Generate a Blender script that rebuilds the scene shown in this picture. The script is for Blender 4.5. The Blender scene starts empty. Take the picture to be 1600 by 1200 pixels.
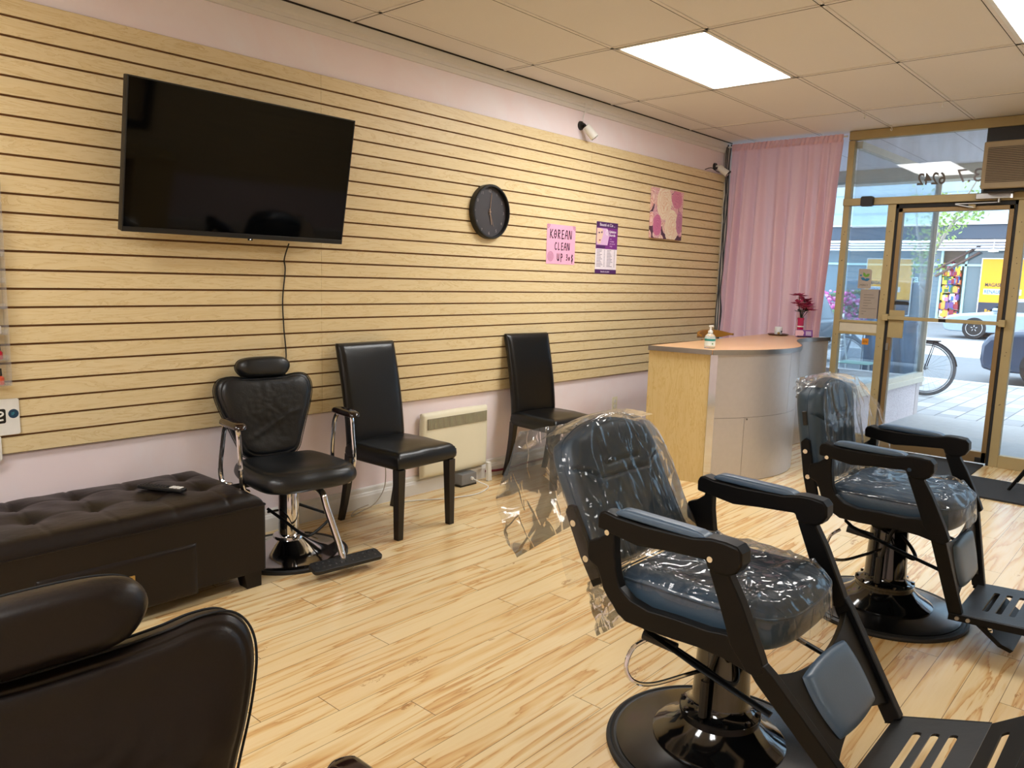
import bpy, bmesh, math, random
from mathutils import Vector, Matrix, noise
random.seed(7)
PI = math.pi
S = bpy.context.scene
# ------------------------------------------------------------------ camera
cam_d = bpy.data.cameras.new('camera'); cam = bpy.data.objects.new('camera', cam_d); S.collection.objects.link(cam); S.camera = cam
YAW, PITCH, ROLL = math.radians(41.674), math.radians(-7.969), math.radians(1.719)
f_ = Vector((math.cos(PITCH)*math.cos(YAW), math.cos(PITCH)*math.sin(YAW), math.sin(PITCH)))
r_ = f_.cross(Vector((0,0,1))).normalized(); u_ = r_.cross(f_)
r2 = r_*math.cos(ROLL)+u_*math.sin(ROLL); u2 = -r_*math.sin(ROLL)+u_*math.cos(ROLL)
cam.matrix_world = Matrix(((r2.x,u2.x,-f_.x,0),(r2.y,u2.y,-f_.y,-3.643),(r2.z,u2.z,-f_.z,1.409),(0,0,0,1)))
cam_d.sensor_width = 36; cam_d.lens = 1207.5/1600*36; cam_d.clip_start = .05; cam_d.clip_end = 200
# ------------------------------------------------------------------ world, exposure
W = bpy.data.worlds.new('overcast_sky'); S.world = W; W.use_nodes = True
wn = W.node_tree; bg = wn.nodes['Background']
bg.inputs['Color'].default_value = (.78,.89,1.0,1); bg.inputs["Strength"].default_value = 2.15
S.view_settings.view_transform = 'Standard'; S.view_settings.look = 'None'
S.view_settings.exposure = 1.2; S.view_settings.gamma = 1; S.view_settings.use_curve_mapping = False
PANEL_POWER = 9.5
PANEL_COL = (.985,.99,.975)

# ------------------------------------------------------------------ helpers: materials
def lin(h):
    if isinstance(h, str):
        v = [int(h[i:i+2],16)/255 for i in (0,2,4)]
        return tuple((c/12.92 if c<=.04045 else ((c+.055)/1.055)**2.4) for c in v)
    return h
class N:
    def __init__(s, name):
        s.m = bpy.data.materials.new(name); s.m.use_nodes = True; s.t = s.m.node_tree
        s.b = s.t.nodes['Principled BSDF']; s.out = s.t.nodes['Material Output']
    def n(s, typ, **kw):
        x = s.t.nodes.new('ShaderNode'+typ)
        for k,v in kw.items():
            if k.startswith('i_'): 
                key = k[2:]; key = int(key) if key.isdigit() else key.replace('_',' ')
                s.set(x.inputs[key], v)
            else: setattr(x,k,v)
        return x
    def set(s, inp, v):
        if hasattr(v,'links') or isinstance(v, bpy.types.NodeSocket): s.t.links.new(v, inp)
        elif isinstance(v,(tuple,list)) and inp.type=='RGBA' and len(v)==3: inp.default_value = (*v,1)
        else: inp.default_value = v
    def math(s, op, a, b=None, c=None):
        x = s.t.nodes.new('ShaderNodeMath'); x.operation = op
        for i,v in enumerate((a,b,c)):
            if v is not None: s.set(x.inputs[i], v)
        return x.outputs[0]
    def mix(s, f, a, b, mode='MIX'):
        x = s.t.nodes.new('ShaderNodeMix'); x.data_type='RGBA'; x.blend_type = mode
        s.set(x.inputs[0],f); s.set(x.inputs[6],a); s.set(x.inputs[7],b); return x.outputs[2]
    def ramp(s, f, stops, interp='LINEAR'):
        x = s.t.nodes.new('ShaderNodeValToRGB'); s.set(x.inputs[0],f); cr = x.color_ramp; cr.interpolation = interp
        while len(cr.elements)<len(stops): cr.elements.new(.5)
        for e,(p,c) in zip(cr.elements,stops): e.position=p; e.color=(*lin(c),1) if not isinstance(c,float) else (c,c,c,1)
        return x.outputs[0]
    def coord(s, which='Object'): return s.n('TexCoord').outputs[which]
    def mapping(s, v, scale=(1,1,1), loc=(0,0,0), rot=(0,0,0)):
        x = s.n('Mapping'); s.set(x.inputs[0],v); x.inputs[1].default_value=loc; x.inputs[2].default_value=rot; x.inputs[3].default_value=scale; return x.outputs[0]
    def noise(s, v, scale, detail=3, rough=.5, dist=0):
        x = s.n('TexNoise'); s.set(x.inputs['Vector'],v); x.inputs['Scale'].default_value=scale; x.inputs['Detail'].default_value=detail
        x.inputs['Roughness'].default_value=rough; x.inputs['Distortion'].default_value=dist; return x.outputs[0]
    def bump(s, h, strength, dist=.01):
        x = s.n('Bump'); s.set(x.inputs['Height'],h); x.inputs['Strength'].default_value=strength; x.inputs['Distance'].default_value=dist
        s.set(s.b.inputs['Normal'], x.outputs[0]); return x.outputs[0]
def mat(name, col, rough=.5, metal=0., spec=None, noise_amt=0., noise_scale=30, bump=0., bump_scale=60, emit=None, estr=1., coat=0., sheen=0.):
    k = N(name); b = k.b; c = lin(col)
    b.inputs['Base Color'].default_value=(*c,1); b.inputs['Roughness'].default_value=rough; b.inputs['Metallic'].default_value=metal
    if spec is not None: b.inputs['Specular IOR Level'].default_value=spec
    if coat: b.inputs['Coat Weight'].default_value=coat; b.inputs['Coat Roughness'].default_value=.08
    if emit: b.inputs['Emission Color'].default_value=(*lin(emit),1); b.inputs['Emission Strength'].default_value=estr
    co = k.coord()
    nz = k.noise(co, noise_scale, 4)
    amt = noise_amt if noise_amt else .04
    dark = tuple(x*(1-amt*2) for x in c); light = tuple(min(1,x*(1+amt)) for x in c)
    k.set(b.inputs['Base Color'], k.mix(nz, dark, light))
    if bump: k.bump(k.noise(co, bump_scale, 3), bump, .004)
    return k.m
# ------------------------------------------------------------------ helpers: geometry
def rotm(axis, a): return Matrix.Rotation(a, 4, axis)
def T(x,y,z): return Matrix.Translation((x,y,z))
def finish(name, bm, m, parent=None, bevel=0, smooth=35, seg=2, kind=None, sub=0, weld=False):
    if weld: bmesh.ops.remove_doubles(bm, verts=bm.verts, dist=1e-5)
    bmesh.ops.recalc_face_normals(bm, faces=bm.faces)
    me = bpy.data.meshes.new(name); bm.to_mesh(me); bm.free()
    ms = m if isinstance(m,(list,tuple)) else [m]
    for x in ms: me.materials.append(x)
    if smooth:
        me.polygons.foreach_set('use_smooth',[True]*len(me.polygons)); me.set_sharp_from_angle(angle=math.radians(smooth))
    o = bpy.data.objects.new(name, me); S.collection.objects.link(o)
    if parent is not None: o.parent = parent
    if bevel:
        b = o.modifiers.new('bevel','BEVEL'); b.width=bevel; b.segments=seg; b.limit_method='ANGLE'; b.angle_limit=math.radians(40); b.harden_normals=False
    if sub:
        b = o.modifiers.new('subsurf','SUBSURF'); b.levels=sub; b.render_levels=sub
    if kind: o['kind']=kind
    return o
class G:
    def __init__(s, M=None): s.bm = bmesh.new(); s.M = M or Matrix.Identity(4); s.mi = 0
    def v(s, p): return s.bm.verts.new(s.M @ Vector(p))
    def f(s, vs, smooth=True):
        try:
            f = s.bm.faces.new(vs); f.material_index = s.mi; return f
        except ValueError: return None
    def box(s, x0,x1,y0,y1,z0,z1):
        c = [s.v((x,y,z)) for z in (z0,z1) for y in (y0,y1) for x in (x0,x1)]
        for q in ((0,2,3,1),(4,5,7,6),(0,1,5,4),(2,6,7,3),(0,4,6,2),(1,3,7,5)): s.f([c[i] for i in q])
        return s
    def loft(s, rings, closed=True, caps=True):
        R = [[s.v(p) for p in r] for r in rings]; n = len(R[0])
        for a,b in zip(R,R[1:]):
            for i in range(n if closed else n-1):
                j=(i+1)%n; s.f([a[i],a[j],b[j],b[i]])
        if caps and closed: s.f(R[0][::-1]); s.f(R[-1])
        return s
    def prism(s, poly, t0, t1, ax='y'):
        # poly: 2D points; extruded along ax from t0 to t1
        def P(p,t): return {'y':(p[0],t,p[1]),'x':(t,p[0],p[1]),'z':(p[0],p[1],t)}[ax]
        return s.loft([[P(p,t0) for p in poly],[P(p,t1) for p in poly]])
    def lathe(s, prof, seg=32, c=(0,0)):
        rings=[[ (c[0]+r*math.cos(2*PI*i/seg), c[1]+r*math.sin(2*PI*i/seg), z) for i in range(seg)] for r,z in prof]
        return s.loft(rings)
    def tube(s, pts, r, seg=8, closed=False, smooth=0, flat=1.):
        P=[Vector(p) for p in pts]
        if smooth:
            Q=[]; n=len(P); rng = range(n) if closed else range(n-1)
            for i in rng:
                p0=P[(i-1)%n] if closed or i>0 else P[i]; p1=P[i]; p2=P[(i+1)%n]; p3=P[(i+2)%n] if closed or i+2<n else P[i+1]
                for k in range(smooth):
                    t=k/smooth; Q.append(.5*((2*p1)+(-p0+p2)*t+(2*p0-5*p1+4*p2-p3)*t*t+(-p0+3*p1-3*p2+p3)*t**3))
            if not closed: Q.append(P[-1])
            P=Q
        n=len(P); rad = r if isinstance(r,(list,tuple)) else None
        tang=[]
        for i in range(n):
            a=P[(i-1)%n] if closed or i>0 else P[i]; b=P[(i+1)%n] if closed or i<n-1 else P[i]
            tang.append((b-a).normalized())
        up=Vector((0,0,1)) if abs(tang[0].z)<.9 else Vector((1,0,0))
        nrm=(up-tang[0]*up.dot(tang[0])).normalized(); rings=[]
        for i in range(n):
            nrm=(nrm-tang[i]*nrm.dot(tang[i])).normalized(); bi=tang[i].cross(nrm)
            rr = rad[min(len(rad)-1,int(i*len(rad)/n))] if rad else r
            rings.append([P[i]+nrm*math.cos(2*PI*k/seg)*rr+bi*math.sin(2*PI*k/seg)*rr*flat for k in range(seg)])
        if closed: rings.append(rings[0]); s.loft(rings,caps=False); bmesh.ops.remove_doubles(s.bm,verts=s.bm.verts,dist=1e-6)
        else: s.loft(rings)
        return s
    def cyl(s, p0, p1, r0, r1=None, seg=20):
        r1 = r0 if r1 is None else r1; a=Vector(p0); b=Vector(p1); d=(b-a).normalized()
        up=Vector((0,0,1)) if abs(d.z)<.9 else Vector((1,0,0)); n=(up-d*up.dot(d)).normalized(); m=d.cross(n)
        return s.loft([[c+n*math.cos(2*PI*k/seg)*r+m*math.sin(2*PI*k/seg)*r for k in range(seg)] for c,r in ((a,r0),(b,r1))])
    def sphere(s, c, r, seg=16, sc=(1,1,1)):
        rings=[[ (c[0]+sc[0]*r*math.sin(PI*j/seg)*math.cos(2*PI*i/seg), c[1]+sc[1]*r*math.sin(PI*j/seg)*math.sin(2*PI*i/seg), c[2]+sc[2]*r*math.cos(PI*j/seg)) for i in range(seg)] for j in range(1,seg)]
        return s.loft(rings)
    def pad(s, fx, ht, hb, n=24, m=24, p=8, fn=None, q=.5):
        def warp(k,n):
            t=-1+2*k/n; return math.copysign(1-(1-abs(t))**1.5, t)
        us=[warp(i,n) for i in range(n+1)]; vs=[warp(j,m) for j in range(m+1)]
        top={}; bot={}
        for i,u in enumerate(us):
            for j,v in enumerate(vs):
                t=max(abs(u),abs(v)); e=max(0,1-t**p)**q; x,y=fx(u,v)
                zt=ht*e+(fn(u,v)*min(1,e*1.3) if fn else 0)
                top[i,j]=s.v((x,y,zt))
                bot[i,j]=top[i,j] if t>=1-1e-9 else s.v((x,y,-hb*e))
        for i in range(n):
            for j in range(m):
                s.f([top[i,j],top[i+1,j],top[i+1,j+1],top[i,j+1]])
                q4=[bot[i,j],bot[i,j+1],bot[i+1,j+1],bot[i+1,j]]
                s.f(q4)
        return s
    def blob(s, out, ht, hb, p=8, fn=None, rings=26, q=.5, c=None):
        n=len(out); cx,cy=c or (sum(a for a,b in out)/n, sum(b for a,b in out)/n)
        ts=[1-(1-k/rings)**1.6 for k in range(1,rings+1)]
        ctr_t=s.v((cx,cy,ht+(fn(cx,cy,0) if fn else 0))); ctr_b=s.v((cx,cy,-hb)); T_=[];B_=[]
        for t in ts:
            e=max(0,1-t**p)**q; a=[];b=[]
            for x,y in out:
                X,Y=cx+(x-cx)*t,cy+(y-cy)*t; v=s.v((X,Y,ht*e+(fn(X,Y,t)*min(1,e*1.3) if fn else 0))); a.append(v); b.append(v if t>=1-1e-9 else s.v((X,Y,-hb*e)))
            T_.append(a); B_.append(b)
        for j in range(n):
            k=(j+1)%n; s.f([ctr_t,T_[0][j],T_[0][k]]); s.f([ctr_b,B_[0][k],B_[0][j]])
            for i in range(rings-1):
                s.f([T_[i][j],T_[i+1][j],T_[i+1][k],T_[i][k]]); s.f([B_[i][j],B_[i][k],B_[i+1][k],B_[i+1][j]])
        return s
    def sheet(s, fn, n, m):
        V=[[s.v(fn(i/n,j/m)) for j in range(m+1)] for i in range(n+1)]
        for i in range(n):
            for j in range(m): s.f([V[i][j],V[i+1][j],V[i+1][j+1],V[i][j+1]])
        return s
    def plate_with_holes(s, outer, holes, t0, t1):
        b=s.bm; eds=[]
        for loop in [outer]+holes:
            vs=[b.verts.new((p[0],p[1],t0)) for p in loop]
            eds+= [b.edges.new((vs[i],vs[(i+1)%len(vs)])) for i in range(len(vs))]
        r=bmesh.ops.triangle_fill(b, use_beauty=True, use_dissolve=False, edges=eds)
        fs=[g for g in r['geom'] if isinstance(g,bmesh.types.BMFace)]
        e=bmesh.ops.extrude_face_region(b, geom=fs); vs=[g for g in e['geom'] if isinstance(g,bmesh.types.BMVert)]
        bmesh.ops.translate(b, verts=vs, vec=(0,0,t1-t0))
        bmesh.ops.transform(b, matrix=s.M, verts=b.verts); return s
    def o(s, name, m, parent=None, **kw): return finish(name, s.bm, m, parent, **kw)
def squircle(a,b,k=.5, cx=0, cy=0):
    return lambda u,v: (cx+a*u*math.sqrt(1-k*v*v/2), cy+b*v*math.sqrt(1-k*u*u/2))
def smooth_loop(P,k=6):
    Q=[]; n=len(P); P=[Vector(p) for p in P]
    for i in range(n):
        p0,p1,p2,p3=P[i-1],P[i],P[(i+1)%n],P[(i+2)%n]
        for j in range(k):
            t=j/k; v=.5*((2*p1)+(-p0+p2)*t+(2*p0-5*p1+4*p2-p3)*t*t+(-p0+3*p1-3*p2+p3)*t**3); Q.append((v.x,v.y))
    return Q
def mirror_loop(H,k=6):
    # H: right half from bottom centre to top centre
    L_=[(-x,y) for x,y in H[::-1] if abs(x)>1e-6]
    return smooth_loop(H+L_,k)
def rrect(x0,x1,y0,y1,r,n=5):
    P=[]
    for cx,cy,a in ((x1-r,y1-r,0),(x0+r,y1-r,90),(x0+r,y0+r,180),(x1-r,y0+r,270)):
        for k in range(n+1):
            t=math.radians(a+90*k/n); P.append((cx+r*math.cos(t),cy+r*math.sin(t)))
    return P
def slot(cx,cy,hl,r,n=6):
    # rounded slot, long along x
    P=[]
    for k in range(n+1): t=-PI/2+PI*k/n; P.append((cx+hl-r+r*math.cos(t),cy+r*math.sin(t)))
    for k in range(n+1): t=PI/2+PI*k/n; P.append((cx-hl+r+r*math.cos(t),cy+r*math.sin(t)))
    return P
def thing(name, label, cat, loc=(0,0,0), rz=0, group=None):
    o = bpy.data.objects.new(name, None); S.collection.objects.link(o); o.location=loc; o.rotation_euler=(0,0,rz)
    o.empty_display_size=.1
    return tag(o,label,cat,group)
def tag(o, label, cat, group=None, kind=None):
    o['label']=label; o['category']=cat
    if group: o['group']=group
    if kind: o['kind']=kind
    return o
def dup(root, loc, rz=0, label=None):
    def cp(o,par):
        c=o.copy(); S.collection.objects.link(c)
        if par is not None: c.parent=par; c.matrix_parent_inverse=o.matrix_parent_inverse.copy()
        for ch in [x for x in kids.get(o.name,[])]: cp(ch,c)
        return c
    kids={}
    for x in list(S.collection.objects):
        if x.parent is not None: kids.setdefault(x.parent.name,[]).append(x)
    r=cp(root,None); r.location=loc; r.rotation_euler=(0,0,rz)
    if label: r['label']=label
    return r
def text(name, body, size, m, M, parent=None, depth=.0005, align='LEFT', sx=1., font_off=0., spacing=1.):
    cu=bpy.data.curves.new(name,'FONT'); cu.body=body; cu.size=size; cu.extrude=depth; cu.align_x=align; cu.offset=font_off; cu.space_character=spacing
    cu.resolution_u=4
    t=bpy.data.objects.new(name+'_tmp',cu); S.collection.objects.link(t)
    dg=bpy.context.evaluated_depsgraph_get(); me=bpy.data.meshes.new_from_object(t.evaluated_get(dg))
    bpy.data.objects.remove(t); bpy.data.curves.remove(cu)
    me.materials.clear(); me.materials.append(m); me.transform(M@Matrix.Diagonal((sx,1,1,1))); me.name=name
    o=bpy.data.objects.new(name,me); S.collection.objects.link(o)
    if parent is not None: o.parent=parent
    return o
# frame that maps local (x right, y up, z out of wall) onto the left wall (y=0), facing -y
WALL = Matrix(((1,0,0,0),(0,0,-1,0),(0,1,0,0),(0,0,0,1)))
# onto the shopfront plane seen from indoors: local x -> -Y, local y -> Z, local z -> -X
FRONT = Matrix(((0,0,-1,0),(-1,0,0,0),(0,1,0,0),(0,0,0,1)))
def F4(x,y,z): return T(x,y,z)@FRONT

# ------------------------------------------------------------------ materials
def slat_wood(name, c0, c1, c2, row=.0762, upright=False, z0=.61):
    k=N(name); co=k.coord(); sp=k.n('SeparateXYZ'); k.set(sp.inputs[0],co)
    z=sp.outputs[2]
    r=k.math('FLOOR',k.math('DIVIDE',k.math('SUBTRACT',z,z0),row))
    off=k.math('MULTIPLY',r,0.07)
    cb=k.n('CombineXYZ'); k.set(cb.inputs[0],k.math('MULTIPLY',sp.outputs[0],.9)); k.set(cb.inputs[1],sp.outputs[1]); k.set(cb.inputs[2],k.math('ADD',k.math('MULTIPLY',z,7.),off))
    if upright:
        k.set(cb.inputs[0],k.math('MULTIPLY',sp.outputs[0],7.)); k.set(cb.inputs[1],k.math('MULTIPLY',sp.outputs[1],7.)); k.set(cb.inputs[2],k.math('MULTIPLY',z,.9))
    n1=k.noise(cb.outputs[0],2.2,5,.6,1.6); fr=k.math('FRACT',k.math('MULTIPLY',n1,7.))
    col=k.ramp(fr,[(0,c2),(.12,c1),(.5,c0),(1,c0)])
    wn=k.n('TexWhiteNoise',noise_dimensions='1D'); k.set(wn.inputs['W'],r)
    n2=k.noise(cb.outputs[0],28,3,.6); col=k.mix(k.math('MULTIPLY',n2,.5),col,k.mix(.5,lin(c1),lin(c2)))
    col=k.mix(k.math('MULTIPLY',wn.outputs[0],.35),col,lin(c1))
    k.set(k.b.inputs['Base Color'],col); k.b.inputs['Roughness'].default_value=.42; k.b.inputs['Specular IOR Level'].default_value=.35
    k.bump(n2,.06,.001); return k.m
M={}
M['slat']=slat_wood('maple_slat','E7D5AC','DEC898','CBAF7C')
M['groove']=mat('groove_brown','7d5634',.8)
M['desk_wood']=slat_wood('desk_maple','DDC794','D3B97F','C4A566',row=5.,upright=True,z0=0)
def pink():
    k=N('pink_paint'); co=k.coord(); n=k.noise(co,2.2,5,.65,.6); n2=k.noise(co,60,2)
    k.set(k.b.inputs['Base Color'],k.ramp(n,[(0,'EED8DC'),(.5,'F0E2E6'),(.75,'F0E9EE'),(1,'ECEBF2')])); k.b.inputs['Roughness'].default_value=.7
    k.bump(n2,.08,.002); return k.m
M['pink']=pink()
M['white_paint']=mat('white_paint','DCD9D4',.5,noise_amt=.03,noise_scale=6)
def ceil():
    k=N('ceiling_tile'); co=k.coord(); n=k.noise(co,1.3,3); n2=k.noise(co,260,3,.7)
    base=k.mix(n,lin('E2DEDC'),lin('E9E5E3')); k.set(k.b.inputs['Base Color'],k.mix(k.math('MULTIPLY',n2,.25),base,lin('CBC4BC'))); k.b.inputs['Roughness'].default_value=.85; k.bump(n2,.2,.002); return k.m
M['ceil']=ceil()
M['tbar']=mat('ceiling_bar','E4DFDC',.6); M['gap']=mat('dark_gap','2a231c',.9)
def floor():
    k=N('laminate_floor'); sp=k.n('SeparateXYZ'); k.set(sp.inputs[0],k.coord()); x,y=sp.outputs[0],sp.outputs[1]
    w=.12; yy=k.math('DIVIDE',k.math('ADD',y,1.583+12*w),w); row=k.math('FLOOR',yy); fy=k.math('FRACT',yy)
    odd=k.math('MODULO',row,2.); L=1.22
    wr=k.n('TexWhiteNoise',noise_dimensions='1D'); k.set(wr.inputs['W'],k.math('ADD',row,.5))
    xo=k.math('ADD',x,k.math('ADD',k.math('MULTIPLY',k.math('ABSOLUTE',odd),.61),k.math('MULTIPLY',k.math('FLOOR',k.math('MULTIPLY',wr.outputs[0],3.)),.2)))
    xx=k.math('DIVIDE',k.math('ADD',xo,12.2-1.178),L); colm=k.math('FLOOR',xx); fx=k.math('FRACT',xx)
    cb=k.n('CombineXYZ'); k.set(cb.inputs[0],colm); k.set(cb.inputs[1],row)
    wn=k.n('TexWhiteNoise',noise_dimensions='2D'); k.set(wn.inputs['Vector'],cb.outputs[0]); h=wn.outputs[0]
    c2=k.n('CombineXYZ'); k.set(c2.inputs[0],k.math('MULTIPLY',x,.42)); k.set(c2.inputs[1],k.math('MULTIPLY',y,6.5)); k.set(c2.inputs[2],k.math('MULTIPLY',h,60.))
    n=k.noise(c2.outputs[0],1.7,5,.5,.35)
    fr=k.math('FRACT',k.math('MULTIPLY',n,5.5))
    col=k.ramp(fr,[(0,'B08050'),(.06,'CDA06A'),(.2,'DFC08C'),(.45,'EAD8AE'),(.9,'E9D5A8'),(1,'DDBD88')])
    n2=k.noise(c2.outputs[0],14,4,.6); col=k.mix(k.math('MULTIPLY',n2,.35),col,lin('CFA568'))
    vo=k.n('TexVoronoi'); c3=k.n('CombineXYZ'); k.set(c3.inputs[0],k.math('MULTIPLY',x,2.3)); k.set(c3.inputs[1],k.math('MULTIPLY',y,6.5)); k.set(c3.inputs[2],k.math('MULTIPLY',h,30.)); k.set(vo.inputs['Vector'],c3.outputs[0]); vo.inputs['Scale'].default_value=1.
    kn=k.math('MULTIPLY',k.math('LESS_THAN',vo.outputs['Distance'],.13),k.math('GREATER_THAN',k.noise(c3.outputs[0],9,3,.7),.52))
    col=k.mix(k.math('MULTIPLY',kn,.6),col,lin('8E5A2C'))
    col=k.mix(k.math('MULTIPLY',h,.38),col,lin('D6B078'))
    gy=k.math('LESS_THAN',k.math('MINIMUM',fy,k.math('SUBTRACT',1.,fy)),.009); gx=k.math('LESS_THAN',k.math('MINIMUM',fx,k.math('SUBTRACT',1.,fx)),.0012)
    g=k.math('MAXIMUM',gy,gx); col=k.mix(k.math('MULTIPLY',g,.8),col,lin('5a4023'))
    k.set(k.b.inputs['Base Color'],col); k.b.inputs['Roughness'].default_value=.26; k.b.inputs['Specular IOR Level'].default_value=.5
    k.bump(k.math('SUBTRACT',k.math('MULTIPLY',n2,.15),g),.12,.002); return k.m
M['floor']=floor()
M['leather_brown']=mat('brown_black_leather','140E0D',.36,spec=.32,bump=.12,bump_scale=120)
M['leather_black']=mat('black_leather','0A0B0D',.30,spec=.4,bump=.15,bump_scale=110)
M['leather_navy']=mat('navy_black_leather','0D1116',.34,spec=.5,bump=.15,bump_scale=90)
M['leather_blue']=mat('slate_blue_leather','3A4E60',.40,spec=.45,bump=.12,bump_scale=140)
M['pad_blue']=mat('slate_blue_pad','4A6078',.38,spec=.5,bump=.06,bump_scale=140)
M['stitch']=mat('dark_stitch','0b0d10',.8)
M['black_metal']=mat('satin_black_metal','060607',.45,spec=.22)
M['black_gloss']=mat('gloss_black_enamel','080809',.09,spec=.6,coat=.6)
M['black_plastic']=mat('black_plastic','111112',.45)
M['rubber']=mat('black_rubber','131416',.55)
M['chrome']=mat('chrome','D9D9DB',.08,metal=1.)
M['steel']=mat('brushed_steel','A8A8A8',.3,metal=1.)
M['dark_wood']=mat('espresso_wood','150E0B',.3,spec=.5)
M['gloss_wood']=mat('gloss_mahogany','1c0d0b',.12,coat=.5)
M['alu_gold']=mat('champagne_aluminium','AD9C72',.45,metal=.2,noise_amt=.06,noise_scale=8)
M['alu_white']=mat('pale_aluminium','CFC9B8',.45,metal=.2)
M['white_plastic']=mat('white_plastic','E6E5E0',.4)
M['cream_metal']=mat('cream_enamel','E9E4CC',.4,noise_amt=.03,noise_scale=5)
M['gray_panel']=mat('grey_laminate','C2BEBE',.34,metal=.6,spec=.5)
M['desk_top']=mat('peach_laminate','DDAF84',.28,noise_amt=.05,noise_scale=14)
def glass(name,tint=(.96,.99,1.),refl=1.,rough=.0,base=.0,dcol='CCD5D8',fac=.0):
    k=N(name); k.t.nodes.remove(k.b)
    tr=k.n('BsdfTransparent',i_Color=tint); gl=k.n('BsdfGlossy'); gl.inputs['Roughness'].default_value=rough
    lw=k.n('Fresnel'); lw.inputs['IOR'].default_value=1.5
    mx=k.n('MixShader'); k.set(mx.inputs[0],k.math('MINIMUM',k.math('ADD',k.math('MULTIPLY',lw.outputs[0],refl),base),1.)); k.set(mx.inputs[1],tr.outputs[0]); k.set(mx.inputs[2],gl.outputs[0])
    last=mx
    if fac:
        df=k.n('BsdfDiffuse',i_Color=lin(dcol)); m2=k.n('MixShader'); m2.inputs[0].default_value=fac
        nz=k.noise(k.mapping(k.coord(),(3,3,.6)),2.5,4,.6); k.set(m2.inputs[0],k.math('MULTIPLY',nz,fac*2))
        k.set(m2.inputs[1],mx.outputs[0]); k.set(m2.inputs[2],df.outputs[0]); last=m2
    k.set(k.out.inputs[0],last.outputs[0]); return k.m
M['glass']=glass('window_glass',(.95,.98,1.),1.)
M['glass_side']=glass('display_glass',(.90,.96,1.0),.45,0,.03,fac=.05)
M['glass_dirt_haze']=glass('transom_glass',(.95,.97,.98),0.45,0,.02,fac=.12)  # pale haze over dirty glass, strengthened to brighten the transom
M['acrylic']=glass('clear_acrylic',(.992,.992,.995),.35,.02,.0,fac=.09,dcol='FAFAFA')
def film():
    k=N('clear_plastic_film'); k.t.nodes.remove(k.b)
    co=k.coord(); v1=k.mapping(co,(1.,2.6,1.2),rot=(.3,.2,.5)); n=k.noise(v1,2.6,2,.45,1.2); rd=k.math('ABSOLUTE',k.math('SUBTRACT',n,.5))
    n2=k.noise(k.mapping(co,(2.6,1,1),rot=(.1,.9,1.1)),4,2,.45,1.0); rd2=k.math('ABSOLUTE',k.math('SUBTRACT',n2,.5))
    h=k.math('ADD',k.math('MULTIPLY',k.math('MINIMUM',rd,.06),1.),k.math('MULTIPLY',k.math('MINIMUM',rd2,.04),.8))
    bp=k.n('Bump'); bp.inputs['Strength'].default_value=.6; bp.inputs['Distance'].default_value=.05; k.set(bp.inputs['Height'],h)
    tr=k.n('BsdfTransparent',i_Color=(.975,.975,.98)); gl=k.n('BsdfGlossy'); gl.inputs['Roughness'].default_value=.08; k.set(gl.inputs['Normal'],bp.outputs[0])
    fr=k.n('Fresnel'); fr.inputs['IOR'].default_value=1.6; k.set(fr.inputs['Normal'],bp.outputs[0])
    mx=k.n('MixShader'); k.set(mx.inputs[0],k.math('MINIMUM',k.math('MULTIPLY',fr.outputs[0],.85),.75)); k.set(mx.inputs[1],tr.outputs[0]); k.set(mx.inputs[2],gl.outputs[0])
    df=k.n('BsdfTranslucent',i_Color=(.9,.9,.92)); m2=k.n('MixShader'); m2.inputs[0].default_value=.08; k.set(m2.inputs[1],mx.outputs[0]); k.set(m2.inputs[2],df.outputs[0])
    k.set(k.out.inputs[0],m2.outputs[0]); return k.m
M['film']=film()
# ================================================================== the setting
HC=2.74; L=7.163; XB=-2.6; YR=-4.75; WY=.02; YL=.6
def st(g,name,m,**kw):
    kw.setdefault('smooth',0); return g.o(name,m,kind='structure',**kw)
st(G().box(XB,L+.06,YR,WY,-.1,0),'floor',M['floor'])
cg=G().box(XB,L+.06,YR,WY+.1,HC+.004,HC+.1); cg.o('ceiling',M['ceil'],kind='structure',smooth=0)
b=G(); GX0,GY0,SX,SY=3.889,-.278,1.2225,.608
for i in range(-6,3):
    x=GX0+i*SX
    if XB<x<L: b.box(x-.010,x+.010,YR,WY,HC-.001,HC+.02)
for j in range(0,8):
    y=GY0-j*SY; b.box(XB,L,y-.010,y+.010,HC-.001,HC+.02)
st(b,'trim_1',M['tbar'])
b=G()
for i in range(-6,3):
    x=GX0+i*SX
    if XB<x<L: b.box(x+.0095,x+.0150,YR,WY,HC-.0015,HC+.02)
for j in range(0,8):
    y=GY0-j*SY; b.box(XB,L,y+.0098,y+.0135,HC-.0015,HC+.02)
b.box(XB,L,-.035,-.029,HC-.004,HC+.02)
st(b,'trim_2',M['gap'])
st(G().box(XB,9.9,WY,WY+.1,-.1,3.1),'wall_left',M['pink'])
st(G().box(XB,L+.06,YR-.1,YR,-.1,2.8),'wall_right',M['pink'])
st(G().box(XB-.1,XB,YR,WY,-.1,2.8),'wall_back',M['pink'])
# slatwall panels (four foot high, two rows, butt-jointed)
def slat_panel(name,x0,x1,z0,n,dz=0):
    g=G()
    for k in range(n):
        z=z0+k*.0762+dz; g.mi=0
        lo=.0048; hi=.0762-.0048
        g.prism([(0,z+lo),(.0,z+hi),(.0125,z+hi),(.0125,z+lo)],x0+.0006,x1-.0006,ax='x')
    g.mi=1; g.box(x0,x1,.0125,WY-.0005,z0,z0+n*.0762)
    return st(g,name,[M['slat'],M['groove']])
k=3
for xs in ((XB,.052),(.052,2.493),(2.493,4.934),(4.934,7.135)):
    slat_panel('trim_%d'%k,xs[0],xs[1],.61,12); k+=1
    slat_panel('trim_%d'%k,xs[0],xs[1],.61+12*.0762,12,.0006); k+=1
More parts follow.
